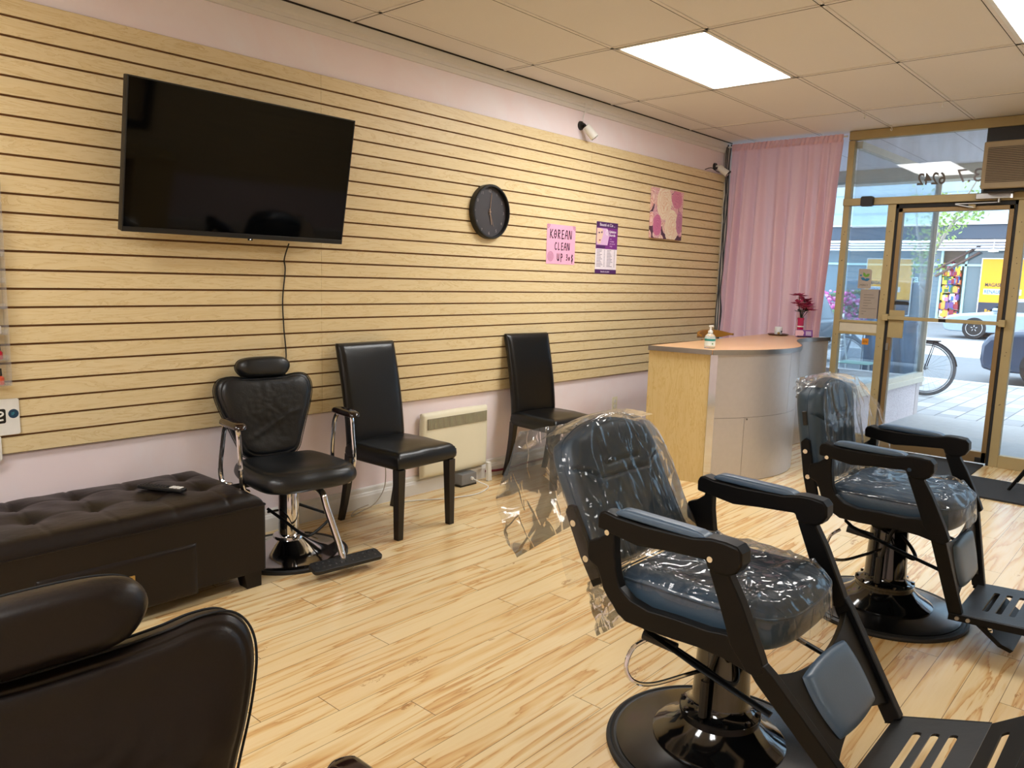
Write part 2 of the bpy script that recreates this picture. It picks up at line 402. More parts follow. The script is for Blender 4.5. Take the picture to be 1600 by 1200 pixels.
# cornice, baseboard
st(G().prism([(WY,2.645),(.005,2.645),(0,2.655),(-.004,2.67),(-.012,2.672),(-.012,2.69),(-.022,2.70),(-.028,2.74),(WY,2.74)],XB,L,ax='x'),'trim_11',M['white_paint'])
bp=[(WY,0),(-.004,0),(-.004,.07),(0,.078),(.002,.085),(.008,.09),(.009,.11),(.014,.118),(WY,.12)]
st(G().prism(bp,XB,L,ax='x'),'baseboard_left',M['white_paint'])
st(G().prism([(YR,0),(YR+.015,0),(YR+.015,.1),(YR,.12)],XB,L,ax='x'),'baseboard_right',M['white_paint'])
# ------------------------------------------------------------------ shopfront frame (x = L)
A0,A1=L-.035,L+.035
g=G()
g.box(A0,A1,-1.200,-1.148,0,2.66)          # post beside the curtain
g.box(A0,A1,YR,-1.148,2.665,2.74)             # head
g.box(A0-.02,A1,-2.53,-1.148,2.105,2.165)   # transom bar
g.box(A0,A1,-1.585,-1.520,0,2.105)          # mullion sidelight/door
g.box(A0,A1,-2.53,-2.466,0,2.66)           # post right of door
g.box(A0,A1,-1.520,-1.200,.985,1.01); g.box(A0,A1,-1.520,-1.200,1.09,1.11)
g.box(A0,A1,-1.520,-1.200,.0,.10)
g.box(A0,A1,YR,-2.53,0,.10); g.box(A0,A1,-4.0,-3.93,0.1,2.66); g.box(A0,A1,YR,-2.53,2.105,2.165)
g.box(A0,A1,-1.148,-1.10,0,2.66) if False else None
st(g,'window_1',M['alu_gold'],bevel=.003)
win=bpy.data.objects['window_1']
G().box(A0+.015,A1-.015,-1.520,-1.200,1.01,1.09).o('rail_panel',M['alu_white'],win,smooth=0)
G().box(L-.003,L+.003,-2.20,-1.200,2.165,2.665).o('transom_pane',M['glass_dirt_haze'],win,smooth=0)
G().box(L-.003,L+.003,-1.520,-1.200,1.11,2.105).o('pane',M['glass'],win,smooth=0)
G().box(L-.003,L+.003,-1.520,-1.200,.10,.985).o('pane',M['glass'],win,smooth=0)
G().box(L-.003,L+.003,-3.93,-2.53,.10,2.105).o('pane',M['glass'],win,smooth=0)
G().box(L-.003,L+.003,YR,-4.0,.10,2.105).o('pane',M['glass'],win,smooth=0)
st(G().box(L-.02,L+.02,-2.97,-2.20,2.165,2.665),'trim_12',mat('dark_infill_board','1f2226',.35))
st(G().box(L-.02,L+.02,YR,-2.97,2.165,2.665),'trim_13',M['alu_white'])
g=G()
for y0,y1,z0,z1 in ((-1.605,-1.585,0,2.105),(-2.466,-2.445,0,2.105),(-2.466,-1.585,2.072,2.105)): g.box(A0+.012,A1,y0,y1,z0,z1)
st(g,'trim_14',mat('black_weather_strip','0d0e12',.6))
# pitted screw marks on the posts
g=G()
for z in (.5,.95,1.35,1.62,1.9):
    for y in (-1.172,-1.55,-2.495):
        for dy,dz in ((0,0),(-.006,.025)):
            zz=z+random.uniform(-.06,.06)+dz; g.cyl((A0-.001,y+dy,zz),(A0+.001,y+dy,zz),.0035,seg=8)
g.o('screw_hole',M['gap'],win,smooth=0)
# door
DL,DR=-1.607,-2.443
g=G(); 
g.box(A0+.005,A1-.005,DL-.035,DL,.015,2.07); g.box(A0+.005,A1-.005,DR,DR+.035,.015,2.07)
g.box(A0+.005,A1-.005,DR,DL,2.035,2.07); g.box(A0+.005,A1-.005,DR,DL,.015,.105)
door=g.o('door_1',mat('bronze_aluminium','8C7450',.4,metal=.5),smooth=0,bevel=.003,kind='structure')
G().box(L-.003,L+.003,DR+.035,DL-.035,.105,2.035).o('glass_pane',M['glass'],door,smooth=0)
g=G().box(A0-.05,A0-.028,DR-.02,DL+.02,1.135,1.165)
g.box(A0-.055,A0+.005,DR-.035,DR+.01,1.125,1.18); g.box(A0-.055,A0+.005,DL-.01,DL+.035,1.125,1.18)
g.o('push_bar',M['alu_gold'],door,smooth=0,bevel=.003)
G().box(A0-.012,A0+.004,-1.735,-1.615,.98,1.215).o('push_plate',M['alu_gold'],door,smooth=0,bevel=.002)
G().box(A0-.058,A0-.027,-2.06,-2.01,1.137,1.163).o('bar_label',M['gap'],door,smooth=0)
G(F4(L-.006,-1.64,1.262)).prism([(0,0),(.115,0),(.115,.018),(.1,.028),(.02,.032),(0,.03)],0,.004,ax='z').o('lock_decal',mat('lock_decal_black','20242a',.5),door,smooth=0)
G().box(A0-.006,A0+.006,DL-.022,DL-.002,.87,.93).o('lock_cylinder',M['steel'],door,smooth=0)
G().box(A0-.004,A0+.008,DR+.03,DR+.075,.02,.06).o('floor_bolt',M['black_plastic'],door,smooth=0,bevel=.002)
# threshold and outdoor ground
st(G().box(L-.06,9.62,-6,0,-.12,-.015),'floor_2',mat('entry_concrete','ABADAE',.8,noise_amt=.08,noise_scale=12,bump=.3,bump_scale=80))
def pavers():
    k=N('pavers'); co=k.mapping(k.coord(),(1,1,1),rot=(0,0,math.radians(0)))
    br=k.n('TexBrick'); k.set(br.inputs['Vector'],co); br.offset=.5; br.inputs['Scale'].default_value=1.; br.inputs['Brick Width'].default_value=.42; br.inputs['Row Height'].default_value=.21
    br.inputs['Mortar Size'].default_value=.008; k.set(br.inputs['Color1'],lin('BBBDBF')); k.set(br.inputs['Color2'],lin('95989b')); k.set(br.inputs['Mortar'],lin('6f7276')); br.inputs['Bias'].default_value=.1
    k.set(k.b.inputs['Base Color'],br.outputs[0]); k.b.inputs['Roughness'].default_value=.85; return k.m
st(G().box(9.62,13.6,-14,12,-.13,-.02),'floor_3',pavers())
st(G().box(13.6,13.8,-14,14,-.14,-.02),'trim_15',mat('kerb_stone','BDBDBB',.8))
st(G().box(13.8,19.3,-14,16,-.2,-.08),'floor_4',mat('asphalt','74797E',.85,noise_amt=.1,noise_scale=40))
st(G().box(19.3,25.8,-24,28,-.2,-.07),'floor_5',mat('far_pavement','BEBEBC',.85,noise_amt=.08,noise_scale=9))
st(G().box(25.8,38.5,-30,34,-.2,-.1),'floor_7',bpy.data.materials['asphalt'])
st(G().box(38.5,42.1,-30,34,-.2,-.05),'floor_8',bpy.data.materials['far_pavement'])
# display bay of the shopfront: knee wall, sill, side glass, street glass
a=Vector((7.20,-1.215)); c=Vector((9.60,-1.295)); d=(c-a).normalized(); n=Vector((d.y,-d.x))
def bay(z0,z1,t0,t1,l0=0,l1=None):
    l1=(c-a).length if l1 is None else l1
    P=[a+d*l0+n*t0,a+d*l1+n*t0,a+d*l1+n*t1,a+d*l0+n*t1]; return [(p.x,p.y) for p in P],z0,z1
def stucco():
    k=N('mauve_stucco'); co=k.coord(); v=k.n('TexVoronoi'); k.set(v.inputs['Vector'],co); v.inputs['Scale'].default_value=70
    k.set(k.b.inputs['Base Color'],k.mix(v.outputs['Distance'],lin('DCD5D6'),lin('BDB2B6'))); k.b.inputs['Roughness'].default_value=.9; k.bump(v.outputs['Distance'],.6,.008); return k.m
p,z0,z1=bay(-.02,.36,-.10,0); st(G().prism(p,z0,z1,ax='z'),'wall_bay',stucco())
p,z0,z1=bay(.36,.42,-.12,.05); st(G().prism(p,z0,z1,ax='z'),'trim_16',M['alu_white'],bevel=.004)
g=G(); p,z0,z1=bay(.42,.47,-.03,.03); g.prism(p,z0,z1,ax='z')
p,z0,z1=bay(.42,2.62,-.03,.03,2.38,2.405); g.prism(p,z0,z1,ax='z'); p,z0,z1=bay(2.60,2.66,-.03,.03); g.prism(p,z0,z1,ax='z')
w2=st(g,'window_2',M['alu_white'])
p,z0,z1=bay(.47,2.60,-.003,.003,0,2.38); G().prism(p,z0,z1,ax='z').o('side_pane',M['glass_side'],w2,smooth=0)
G().box(9.59,9.6,-1.295,0,.42,2.62).o('street_pane',M['glass_side'],w2,smooth=0)
st(G().box(9.5,9.64,-1.295,0,-.02,.42),'wall_street',mat('bay_front_stone','B8B0B0',.8))
st(G().box(L+.02,9.5,-1.20,0,.0,.36),'floor_6',mat('pale_display_deck','C6CCBF',.6))
# soffit over the recessed entrance and fascia
def soff():
    k=N('soffit_boards'); co=k.coord(); sp=k.n('SeparateXYZ'); k.set(sp.inputs[0],co)
    fx=k.math('FRACT',k.math('DIVIDE',sp.outputs[1],.61)); ln=k.math('LESS_THAN',fx,.012); n=k.noise(co,9,5,.7)
    cr=k.math('GREATER_THAN',n,.66); col=k.mix(k.math('MULTIPLY',cr,.25),lin('EAE8F0'),lin('a09ba6')); col=k.mix(k.math('MULTIPLY',ln,.7),col,lin('66636b'))
    k.set(k.b.inputs['Base Color'],col); k.b.inputs['Roughness'].default_value=.7; return k.m
st(G().box(L+.035,9.9,-6.0,WY,2.76,2.85),'ceiling_2',soff())
st(G().box(9.66,9.9,-6.0,WY,2.60,2.76),'trim_17',M['alu_white'])
st(G().box(L+.035,10.,-6.1,-6.0,-.1,3.2),'wall_neighbour',mat('neighbour_wall','B7AFAE',.8))
st(G().box(L+.03,9.9,-6.1,.12,3.1,6.),'wall_upper',M['white_paint'])
st(G().box(XB,L+.035,-4.85,.12,2.84,2.95),'ceiling_3',M['ceil'])
# ================================================================== lights
def ceiling_light(i,j,label):
    x0=GX0+i*SX; y1=GY0-j*SY; t=thing('ceiling_light',label,'light',(x0+SX/2,y1-SY/2,HC),0,'recessed ceiling lights')
    a,b_=SX/2-.012,SY/2-.012; g=G()
    for q in ((-a,a,-b_,-b_+.022),(-a,a,b_-.022,b_),(-a,-a+.022,-b_,b_),(a-.022,a,-b_,b_)): g.box(*q,-.006,.002)
    g.o('frame',M['white_plastic'],t,smooth=0,bevel=.002)
    G().box(-a+.022,a-.022,-b_+.022,b_-.022,-.002,.002).o('diffuser',LM,t,smooth=0)
k=N('lit_diffuser'); sp=k.n('SeparateXYZ'); k.set(sp.inputs[0],k.coord())
yy=k.math('ABSOLUTE',k.math('SUBTRACT',k.math('ABSOLUTE',sp.outputs[1]),.14)); g_=k.math('SUBTRACT',1.25,k.math('MULTIPLY',yy,3.2))
k.b.inputs['Base Color'].default_value=(.9,.9,.88,1); k.b.inputs['Roughness'].default_value=.5; k.b.inputs['Emission Color'].default_value=(*PANEL_COL,1); k.set(k.b.inputs['Emission Strength'],k.math('MULTIPLY',g_,PANEL_POWER)); LM=k.m
ceiling_light(0,1,'lit ceiling panel above the dining chairs, nearest to the slat wall')
ceiling_light(0,4,'lit ceiling panel cut off by the top corner above the door side')
ceiling_light(-4,1,'lit ceiling panel at the rear of the shop near the slat wall')
ceiling_light(-4,4,'lit ceiling panel at the rear of the shop on the mirror side')
# ================================================================== on the left wall
Wm=lambda x,z,y=0.: T(x,y,z)@WALL
# television, tilted forward
th=math.atan2(.12,.627); tv=thing('television','large black flat television tilted forward on the slat wall','television',(1.953,-.14,1.55))
tv.rotation_euler=(th,0,0)
w,h=1.135/2,.638
G().box(-w,w,.0,.035,0,h).o('rear_housing',M['black_plastic'],tv,bevel=.004,smooth=0)
sc=mat('dark_glass_screen','030304',.05,spec=.2)
G().box(-w+.006,w-.006,-.004,.0,.022,h-.006).o('screen',sc,tv,smooth=0)
g=G(); g.box(-w,w,-.007,0,0,.022); g.box(-w,-w+.006,-.006,0,.022,h); g.box(w-.006,w,-.006,0,.022,h); g.box(-w,w,-.006,0,h-.006,h)
g.o('bezel',mat('bezel_dark','14171c',.3),tv,smooth=0,bevel=.001)
G().box(.02,.045,-.008,-.006,-.008,.001).o('sensor',M['black_plastic'],tv,smooth=0)
G().cyl((.033,-.009,-.003),(.033,-.0065,-.003),.002,seg=8).o('power_light',mat('tiny_lamp','F2F2F2',.3,emit='FFFFFF',estr=1.5),tv)
g=G(); g.box(-.25,.25,.035,.055,.15,.5); g.box(-.2,.2,.05,.09,.2,.45); g.o('wall_bracket',M['black_metal'],tv,smooth=0)
# tv power cable
g=G().tube([(2.253,-.06,1.54),(2.25,-.02,1.46),(2.262,-.008,1.40),(2.245,-.008,1.25),(2.25,-.008,1.1),(2.262,-.008,.95),(2.25,-.008,.8),(2.258,-.01,.62),(2.26,-.004,.4),(2.26,-.012,.2),(2.3,-.03,.02)],.0035,6,smooth=6)
tag(g.o('power_cable',M['black_plastic']),'thin black power cable hanging below the television','cable')
# clock
ck=thing('wall_clock','round black wall clock with thin gold hands on the slat wall','clock',(3.800,0,1.825))
G(WALL).lathe([(.178,0.0),(.178,.035),(.172,.042),(.163,.042),(.163,.012)],48).o('rim',M['black_plastic'],ck)
G(WALL).lathe([(.001,.010),(.1635,.010),(.1635,.013),(.001,.013)],48).o('face',mat('clock_face','3A373B',.55),ck)
gold=mat('rose_gold','C8A58A',.3,metal=.7)
def hand(a,l,w_): 
    g=G(WALL@rotm('Z',-a)); g.prism([(-w_,-.02),(w_,-.02),(w_*.6,l),(-w_*.6,l)],.018,.020,ax='z'); return g
hand(math.radians(6),.125,.0022).o('minute_hand',gold,ck,smooth=0); hand(math.radians(168),.085,.003).o('hour_hand',gold,ck,smooth=0); hand(math.radians(158),.1,.0012).o('second_hand',gold,ck,smooth=0)
G(WALL).lathe([(.001,.013),(.008,.013),(.008,.022),(.001,.022)],16).o('hub',gold,ck)
cm=mat('clock_numeral','8d8584',.5)
for hh in range(1,13):
    a=math.radians(hh*30); text('numeral',str(hh),.028,cm,WALL@T(.138*math.sin(a),.138*math.cos(a)-.010,.0135),ck,.0004,'CENTER')
for q in range(24):
    pass
# paper poster with hand lettering
pp=thing('paper_sign','pink paper sign hand lettered in black marker','sign',(4.593,-.002,1.505))
G(WALL).box(-.17,.17,0,.288,0,.0012).o('paper',mat('pink_paper','F2B0CE',.6),pp,smooth=0)
ink=mat('marker_ink','2b1430',.6)
GL={'K':[[(0,0),(.05,.5),(0,1)],[(.55,1),(.1,.5),(.35,.2),(.6,0),(.7,.05)]],'O':[[(.3,1),(.05,.7),(.05,.3),(.3,0),(.55,.3),(.55,.7),(.3,1)],[(.18,.5),(.42,.5)]],'R':[[(.1,0),(.1,1),(.45,.95),(.5,.65),(.12,.5),(.55,0)]],
'E':[[(.55,1),(.1,.95),(.15,.5),(.1,0),(.6,.05)],[(.12,.52),(.48,.55)]],'A':[[(0,0),(.1,.6),(.3,1),(.5,.95),(.55,.4),(.6,0)],[(.08,.42),(.55,.45)]],'N':[[(.02,0),(.1,1),(.2,.95),(.5,.05),(.62,.1),(.66,1)]],
'C':[[(.5,.9),(.25,1),(.03,.6),(.08,.15),(.35,0),(.55,.15)]],'L':[[(.12,1),(.08,.1),(.15,0),(.5,.08)]],'U':[[(.05,1),(.05,.25),(.25,0),(.5,.25),(.55,1)],[(.55,1),(.56,0)]],'P':[[(.12,-.15),(.1,1),(.45,.95),(.5,.55),(.15,.45)]],
'3':[[(.05,.9),(.35,1),(.4,.7),(.15,.55),(.45,.4),(.35,.02),(.02,.05)]],'0':[[(.25,.6),(.05,.4),(.08,.08),(.28,0),(.42,.3),(.25,.6)]],'$':[[(.5,.85),(.2,.9),(.1,.6),(.45,.4),(.4,.08),(.05,.1)],[(.28,1.05),(.25,-.25)]]}
def letters(s,x,z,size,adv,w_,name):
    g=G(WALL)
    for ch in s:
        if ch in GL:
            for st_ in GL[ch]:
                P=[(x+px*size*.8,z+py*size,.0016) for px,py in st_]
                for i in range(len(P)-1):
                    p,q=Vector(P[i]),Vector(P[i+1]); dd=(q-p).normalized(); nn=Vector((-dd.y,dd.x,0))*w_
                    e=dd*w_*.6
                    g.f([g.v(p-e+nn),g.v(p-e-nn),g.v(q+e-nn),g.v(q+e+nn)])
        x+=adv
    return g.o(name,ink,pp,smooth=0)
letters('KOREAN',-.132,.188,.062,.044,.0042,'lettering')
letters('CLEAN',-.075,.105,.052,.037,.004,'lettering')
letters('UP',-.045,.026,.05,.042,.004,'lettering'); letters('3',.065,.032,.042,.03,.0036,'lettering'); letters('0',.095,.032,.04,.03,.0036,'lettering'); letters('$',.127,.024,.05,.03,.0036,'lettering')
g=G(WALL)
def ring(g,cx,cz,r0,r1,z=.0015,n=28,a0=0,a1=2*PI,petal=0):
    pts=[]
    for i in range(n+1):
        t=a0+(a1-a0)*i/n; m=1+petal*math.sin(t*12)
        pts.append((g.v((cx+r0*m*math.cos(t),cz+r0*m*math.sin(t),z)),g.v((cx+r1*m*math.cos(t),cz+r1*m*math.sin(t),z))))
    for p,q in zip(pts,pts[1:]): g.f([p[0],p[1],q[1],q[0]])
pi_=mat('purple_ink','6a2a5e',.6)
for r in (.008,.016,.025,.034): ring(g,-.122,.055,r-.002,r+.001,petal=.06 if r>.02 else 0)
g.o('mandala_drawing',pi_,pp,smooth=0)
for cx_,a0_ in ((-.17,-PI/2),(.17,PI)):
    g=G(WALL)
    for r in (.012,.022,.032): ring(g,cx_,.288,r-.002,r+.001,a0=a0_,a1=a0_+PI/2,n=10)
    g.o('corner_drawing',pi_,pp,smooth=0)
# price flyer
fl=thing('price_poster','narrow purple and white beauty price poster with a face photo','poster',(5.178,-.002,1.448))
pur=mat('flyer_purple','7A2C86',.45); dpur=mat('flyer_dark_purple','4d1f5e',.45); wht=mat('flyer_white','EFE6EE',.45); skin=mat('flyer_face','E8C9B4',.5); lil=mat('flyer_lilac','DDB6DE',.5); gy=mat('flyer_text_grey','8a7f92',.6)
G(WALL).box(-.147,.147,0,.405,0,.0012).o('sheet',wht,fl,smooth=0)
G(WALL).box(-.147,.147,.195,.36,.0012,.0018).o('purple_block',pur,fl,smooth=0)
G(WALL).box(-.147,.147,.36,.405,.0012,.0018).o('header_band',dpur,fl,smooth=0); G(WALL).box(-.147,.147,0,.033,.0012,.0018).o('footer_band',dpur,fl,smooth=0)
G(WALL).prism([(-.14,.225),(.01,.225),(.03,.30),(0,.355),(-.14,.355)],.0018,.0022,ax='z').o('photo_area',lil,fl,smooth=0)
G(WALL).prism([(-.14,.25),(-.11,.228),(-.085,.24),(-.08,.262),(-.066,.28),(-.055,.315),(-.06,.345),(-.09,.355),(-.14,.355)],.0022,.0026,ax='z').o('face',skin,fl,smooth=0)
g=G(WALL); g.prism([(-.125,.32),(-.105,.326),(-.095,.318),(-.11,.313)],.0026,.0029,ax='z'); g.prism([(-.085,.326),(-.068,.333),(-.066,.32),(-.08,.315)],.0026,.0029,ax='z'); g.o('eye',dpur,fl,smooth=0)
G(WALL).prism([(-.112,.262),(-.095,.268),(-.085,.262),(-.098,.254)],.0026,.0029,ax='z').o('lips',mat('lip_red','B0465a',.5),fl,smooth=0)
G(WALL).box(-.14,-.02,.2,.22,.0018,.0022).o('caption_bar',dpur,fl,smooth=0)
g=G(WALL); ring(g,.0,.325,.017,.022,z=.0024); g.o('logo_ring',wht,fl,smooth=0); text('logo_letter','S',.035,wht,WALL@T(-.009,.313,.0024),fl)
text('title','Beauté et Cie ...',.033,wht,WALL@T(-.105,.373,.002),fl,.0002)
text('heading','Epilation',.027,wht,WALL@T(.03,.325,.002),fl,.0002,font_off=.0006); text('heading','Sourcils',.027,wht,WALL@T(.03,.298,.002),fl,.0002,font_off=.0006)
for q in range(4): text('small_text',['cire','et épilage','prix spécial','visage'][q],.016,lil,WALL@T(.04,.272-q*.019,.002),fl,.0002)
g=G(WALL)
for q in range(12):
    zz=.182-q*.0115
    for x0 in (-.13,.01):
        ww=random.uniform(.04,.085); g.box(x0,x0+ww,zz,zz+.0045,.0012,.0016); g.box(x0+.098,x0+.112,zz,zz+.0045,.0012,.0016)
g.o('price_lines',gy,fl,smooth=0)
text('footer_text','beauté et soins',.02,wht,WALL@T(-.07,.01,.002),fl,.0002)
# canvas with roses
def roses():
    k=N('rose_print'); sp=k.n('SeparateXYZ'); k.set(sp.inputs[0],k.coord()); x,z=sp.outputs[0],sp.outputs[2]
    nz=k.n('TexNoise'); nz.inputs['Scale'].default_value=16; nz.inputs['Detail'].default_value=4; k.set(nz.inputs['Vector'],k.coord())
    xw=k.math('ADD',x,k.math('MULTIPLY',k.math('SUBTRACT',nz.outputs[0],.5),.05)); 
    vo=k.n('TexVoronoi'); k.set(vo.inputs['Vector'],k.mapping(k.coord(),(1,1,1))); vo.inputs['Scale'].default_value=9.5
    ra_=k.math('FRACT',k.math('ADD',k.math('MULTIPLY',vo.outputs['Distance'],6.5),k.math('MULTIPLY',nz.outputs[0],3.)))
    hue=k.n('SeparateColor'); k.set(hue.inputs[0],vo.outputs['Color'])
    col=k.mix(k.math('POWER',ra_,1.8),k.mix(hue.outputs[0],lin('E9B9C6'),lin('F2DCCB')),k.mix(hue.outputs[1],lin('B05A80'),lin('D08A6A')))
    col=k.mix(k.math('GREATER_THAN',vo.outputs['Distance'],.62),col,lin('55364c'))
    for cx,cz,ra,rb,c0,c1 in ((.07,-.10,.115,.145,'F3E5CC','DE9A78'),(-.07,.10,.12,.15,'F1E2CB','D99060'),(.14,.14,.09,.08,'D98BA4','B35880'),(-.17,-.1,.07,.09,'D77FA6','9d4677'),(.2,-.06,.06,.1,'C88AA6','8a4a74')):
        dx=k.math('DIVIDE',k.math('SUBTRACT',xw,cx),ra); dz=k.math('DIVIDE',k.math('SUBTRACT',z,cz),rb)
        r=k.math('SQRT',k.math('ADD',k.math('MULTIPLY',dx,dx),k.math('MULTIPLY',dz,dz)))
        ang=k.math('ARCTAN2',dz,dx); sw=k.math('FRACT',k.math('ADD',k.math('MULTIPLY',k.math('ADD',r,k.math('MULTIPLY',nz.outputs[0],1.1)),4.2),k.math('MULTIPLY',ang,.48)))
        pet=k.mix(k.math('MULTIPLY',k.math('POWER',sw,2.2),k.math('SUBTRACT',1.,k.math('MULTIPLY',r,.55))),lin(c0),lin(c1))
        col=k.mix(k.math('LESS_THAN',r,1.),col,pet)
    k.set(k.b.inputs['Base Color'],col); k.b.inputs['Roughness'].default_value=.6; return k.m
cv=thing('canvas_print','square canvas print of cream and pink roses near the curtain','picture',(6.045,-.012,1.98))
G(WALL).box(-.252,.252,-.212,.212,-.01,.02).o('canvas',roses(),cv,smooth=0,bevel=.003)
# wall cameras
def wcam(x,z,lab,body_d,blk=False):
    t=thing('security_camera',lab,'camera',(x,WY,z),0,None)
    d_=Vector(body_d).normalized(); wp=M['white_plastic']
    G().cyl((0,0,0),(0,-.018,0),.034,.030).o('mount',M['black_plastic'],t)
    e=Vector((0,-.05,-.01)); G().tube([(0,-.015,0),(.005,-.035,.006),e],.009,8).o('arm',M['black_plastic'] if not blk else wp,t)
    q=e+d_*.105
    G().cyl(e,q,.030,.033,24).o('body',wp,t,smooth=40,bevel=.003)
    G().cyl(q-d_*.004,q+d_*.004,.029,.029).o('lens',M['black_gloss'],t)
    g=G(); up=Vector((0,0,1)); g.cyl(q-d_*.05+up*.022,q+d_*.025+up*.022,.018,.018,12); g.o('visor',M['black_plastic'] if blk else wp,t)
    return t
wcam(4.80,2.54,'white security camera hanging under the cornice mid wall',(.55,-.45,-.75))
wcam(6.93,2.50,'small security camera on top of the slats beside the curtain corner',(.25,-.75,-.6),True)
tag(G().tube([(4.79,-.01,2.73),(4.795,-.03,2.66),(4.79,-.012,2.60),(4.80,-.005,2.56)],.0025,6,smooth=5).o('camera_cable',M['white_plastic']),'thin cable dropping from the ceiling to the mid wall camera','cable')
tag(G().tube([(4.87,-.02,2.735),(4.88,-.03,2.69),(4.85,-.03,2.65),(4.80,-.02,2.63)],.002,6,smooth=5).o('camera_cable',M['white_plastic']),'second loop of cable over the cornice by the mid wall camera','cable')
tag(G().tube([(6.7,-.01,2.445),(6.8,-.02,2.47),(6.9,-.03,2.445),(7.0,-.03,2.45),(7.12,-.03,2.44)],.004,6,smooth=5).o('camera_cable',M['black_plastic']),'dark cable along the top slat under the corner camera','cable')
# cable bundle in the corner
g=G()
for q in range(4):
    o_=q*.012; g.tube([(7.10+random.uniform(-.02,.02),-.02-o_+random.uniform(-.01,.01),2.72-k_*.2) for k_ in range(11)],.005,6,smooth=4)
g.o('cable_bundle',mat('grey_cable','3a3c40',.6)); tag(bpy.data.objects['cable_bundle'],'bundle of dark cables running down the corner beside the curtain','cables')
g=G(); g.box(7.115,7.15,-.05,.015,.3,2.70); st(g,'trim_18',M['white_paint'])
# panel heater
ht=thing('panel_heater','cream electric panel heater on the wall behind the dining chair','heater',(3.515,WY,.105))
hw=.305
G(T(0,-.035,.21)@WALL).pad(squircle(hw,.215,.08),.03,.03,24,18,14).o('body',M['cream_metal'],ht,smooth=50)
G(WALL).box(-hw+.04,hw-.03,.315,.385,.055,.068).o('grille_recess',mat('heater_recess','8f8a76',.6),ht,smooth=0)
g=G(WALL)
for q in range(42):
    x=-hw+.046+q*.0128; g.box(x,x+.004,.317,.383,.066,.072)
g.o('grille_fins',mat('heater_fins','B9B49A',.5),ht,smooth=0)
g=G(); g.prism([(.255,.03),(.285,.03),(.30,-.104),(.262,-.104)],-.11,-.085,ax='y'); g.o('foot',M['white_plastic'],ht,smooth=0,bevel=.003)
jb=thing('power_box','grey metal power box on the floor under the heater','box',(3.60,-.045,0))
G().box(-.07,.07,-.035,.035,.012,.085).o('case',mat('galvanised_grey','8d9096',.4,metal=.5),jb,smooth=0,bevel=.003)
G().box(-.075,.075,-.03,.03,0,.012).o('base',M['black_plastic'],jb,smooth=0); G().cyl((.02,-.036,.05),(.02,-.05,.05),.011).o('gland',M['white_plastic'],jb)
(G(T(-3.60,.045,0)).tube([(3.62,-.09,.05),(3.64,-.14,.03),(3.66,-.2,.008),(3.5,-.26,.006),(3.3,-.22,.006),(3.12,-.12,.006),(2.98,-.06,.006)],.004,6,smooth=6).o('power_cord',M['white_plastic'],jb))
tag(G().tube([(2.93,-.008,.52),(2.935,-.012,.3),(2.92,-.03,.12),(2.83,-.05,.03),(2.72,-.06,.006),(2.62,-.1,.006),(2.68,-.06,.02),(2.78,-.05,.03)],.003,6,smooth=6).o('loose_cable',mat('beige_cord','a89a86',.5)),'thin beige cord looping behind the left dining chair','cord')
tag(G().tube([(3.83,-.012,.05),(4.0,-.018,.035),(4.4,-.012,.04),(4.9,-.016,.03)],.008,8,smooth=4).o('pipe',mat('burgundy_pipe','7b2438',.45)),'dark red pipe running along the baseboard beside the heater','pipe')
ol=thing('wall_outlet','cream wall outlet on the pink wall beside the desk','outlet',(5.43,WY,.36))
G(WALL).box(-.036,.036,-.058,.058,0,.006).o('plate',M['cream_metal'],ol,smooth=0,bevel=.002)
for dz in (.022,-.022): G(T(0,0,dz)@WALL).lathe([(.001,.006),(.016,.006),(.016,.009),(.001,.009)],16).o('socket',M['white_plastic'],ol)
# acrylic polish rack at the picture's left edge
rk=thing('polish_rack','clear acrylic nail polish rack hung on the slats','rack',(.69,0,.905))
g=G(); H=.83; g.box(-.28,.28,-.004,0,0,H); 
for x in (-.28,.275): g.box(x,x+.005,-.055,-.004,0,H)
NS=8
for q in range(NS): 
    z=q*H/NS; g.box(-.275,.275,-.055,-.004,z,z+.004); g.box(-.275,.275,-.055,-.051,z+.004,z+.022)
g.o('shelf_frame',M['acrylic'],rk,smooth=0)
pc=['C9543a','B0122e','E9E3DC','D96a4a','1a1b22','E8A0A8','7a1733','C98a78']
plab=['peach','crimson','milky white','coral','black','pale pink','wine red','beige']
capm=M['black_gloss']; first=None
for q in range(6):
    for s_,dx in enumerate((.245,.205)):
        z=q*H/NS+.0045; ci=(q+s_*3)%8
        t=thing('nail_polish','%s nail polish bottle, %s on the %s shelf of the rack'%(plab[ci],'outermost' if s_==0 else 'second in',['lowest','second lowest','third lowest','fourth lowest','fifth lowest','sixth lowest'][q]),'nail polish',(.69+dx,-.030,.905+z),0,'nail polish bottles in the rack')
        G().lathe([(.001,0),(.0135,0),(.0145,.004),(.0145,.028),(.008,.034),(.006,.036),(.001,.036)],16).o('bottle',mat('polish_'+plab[ci],pc[ci],.15,coat=.5),t)
        G().lathe([(.001,.036),(.008,.036),(.0065,.066),(.001,.067)],14).o('cap',capm if q!=3 else M['white_plastic'],t)
sg=thing('wall_card','white plastic card with black logo and round badge hung low on the slats','sign',(.93,-.006,.70))
G(WALL).prism(rrect(-.2,.072,-.005,.145,.008),0,.003,ax='z').o('card',M['white_plastic'],sg,smooth=0)
G(WALL).prism(rrect(-.10,.022,.045,.105,.008),.003,.0036,ax='z').o('black_tile',M['black_plastic'],sg,smooth=0)
g=G(WALL).tube([(-.02,.092,.0045),(.006,.092,.0045),(.010,.08,.0045),(-.018,.068,.0045),(-.014,.058,.0045),(.012,.06,.0045)],.004,6,smooth=4); g.o('logo_stroke',M['white_plastic'],sg)
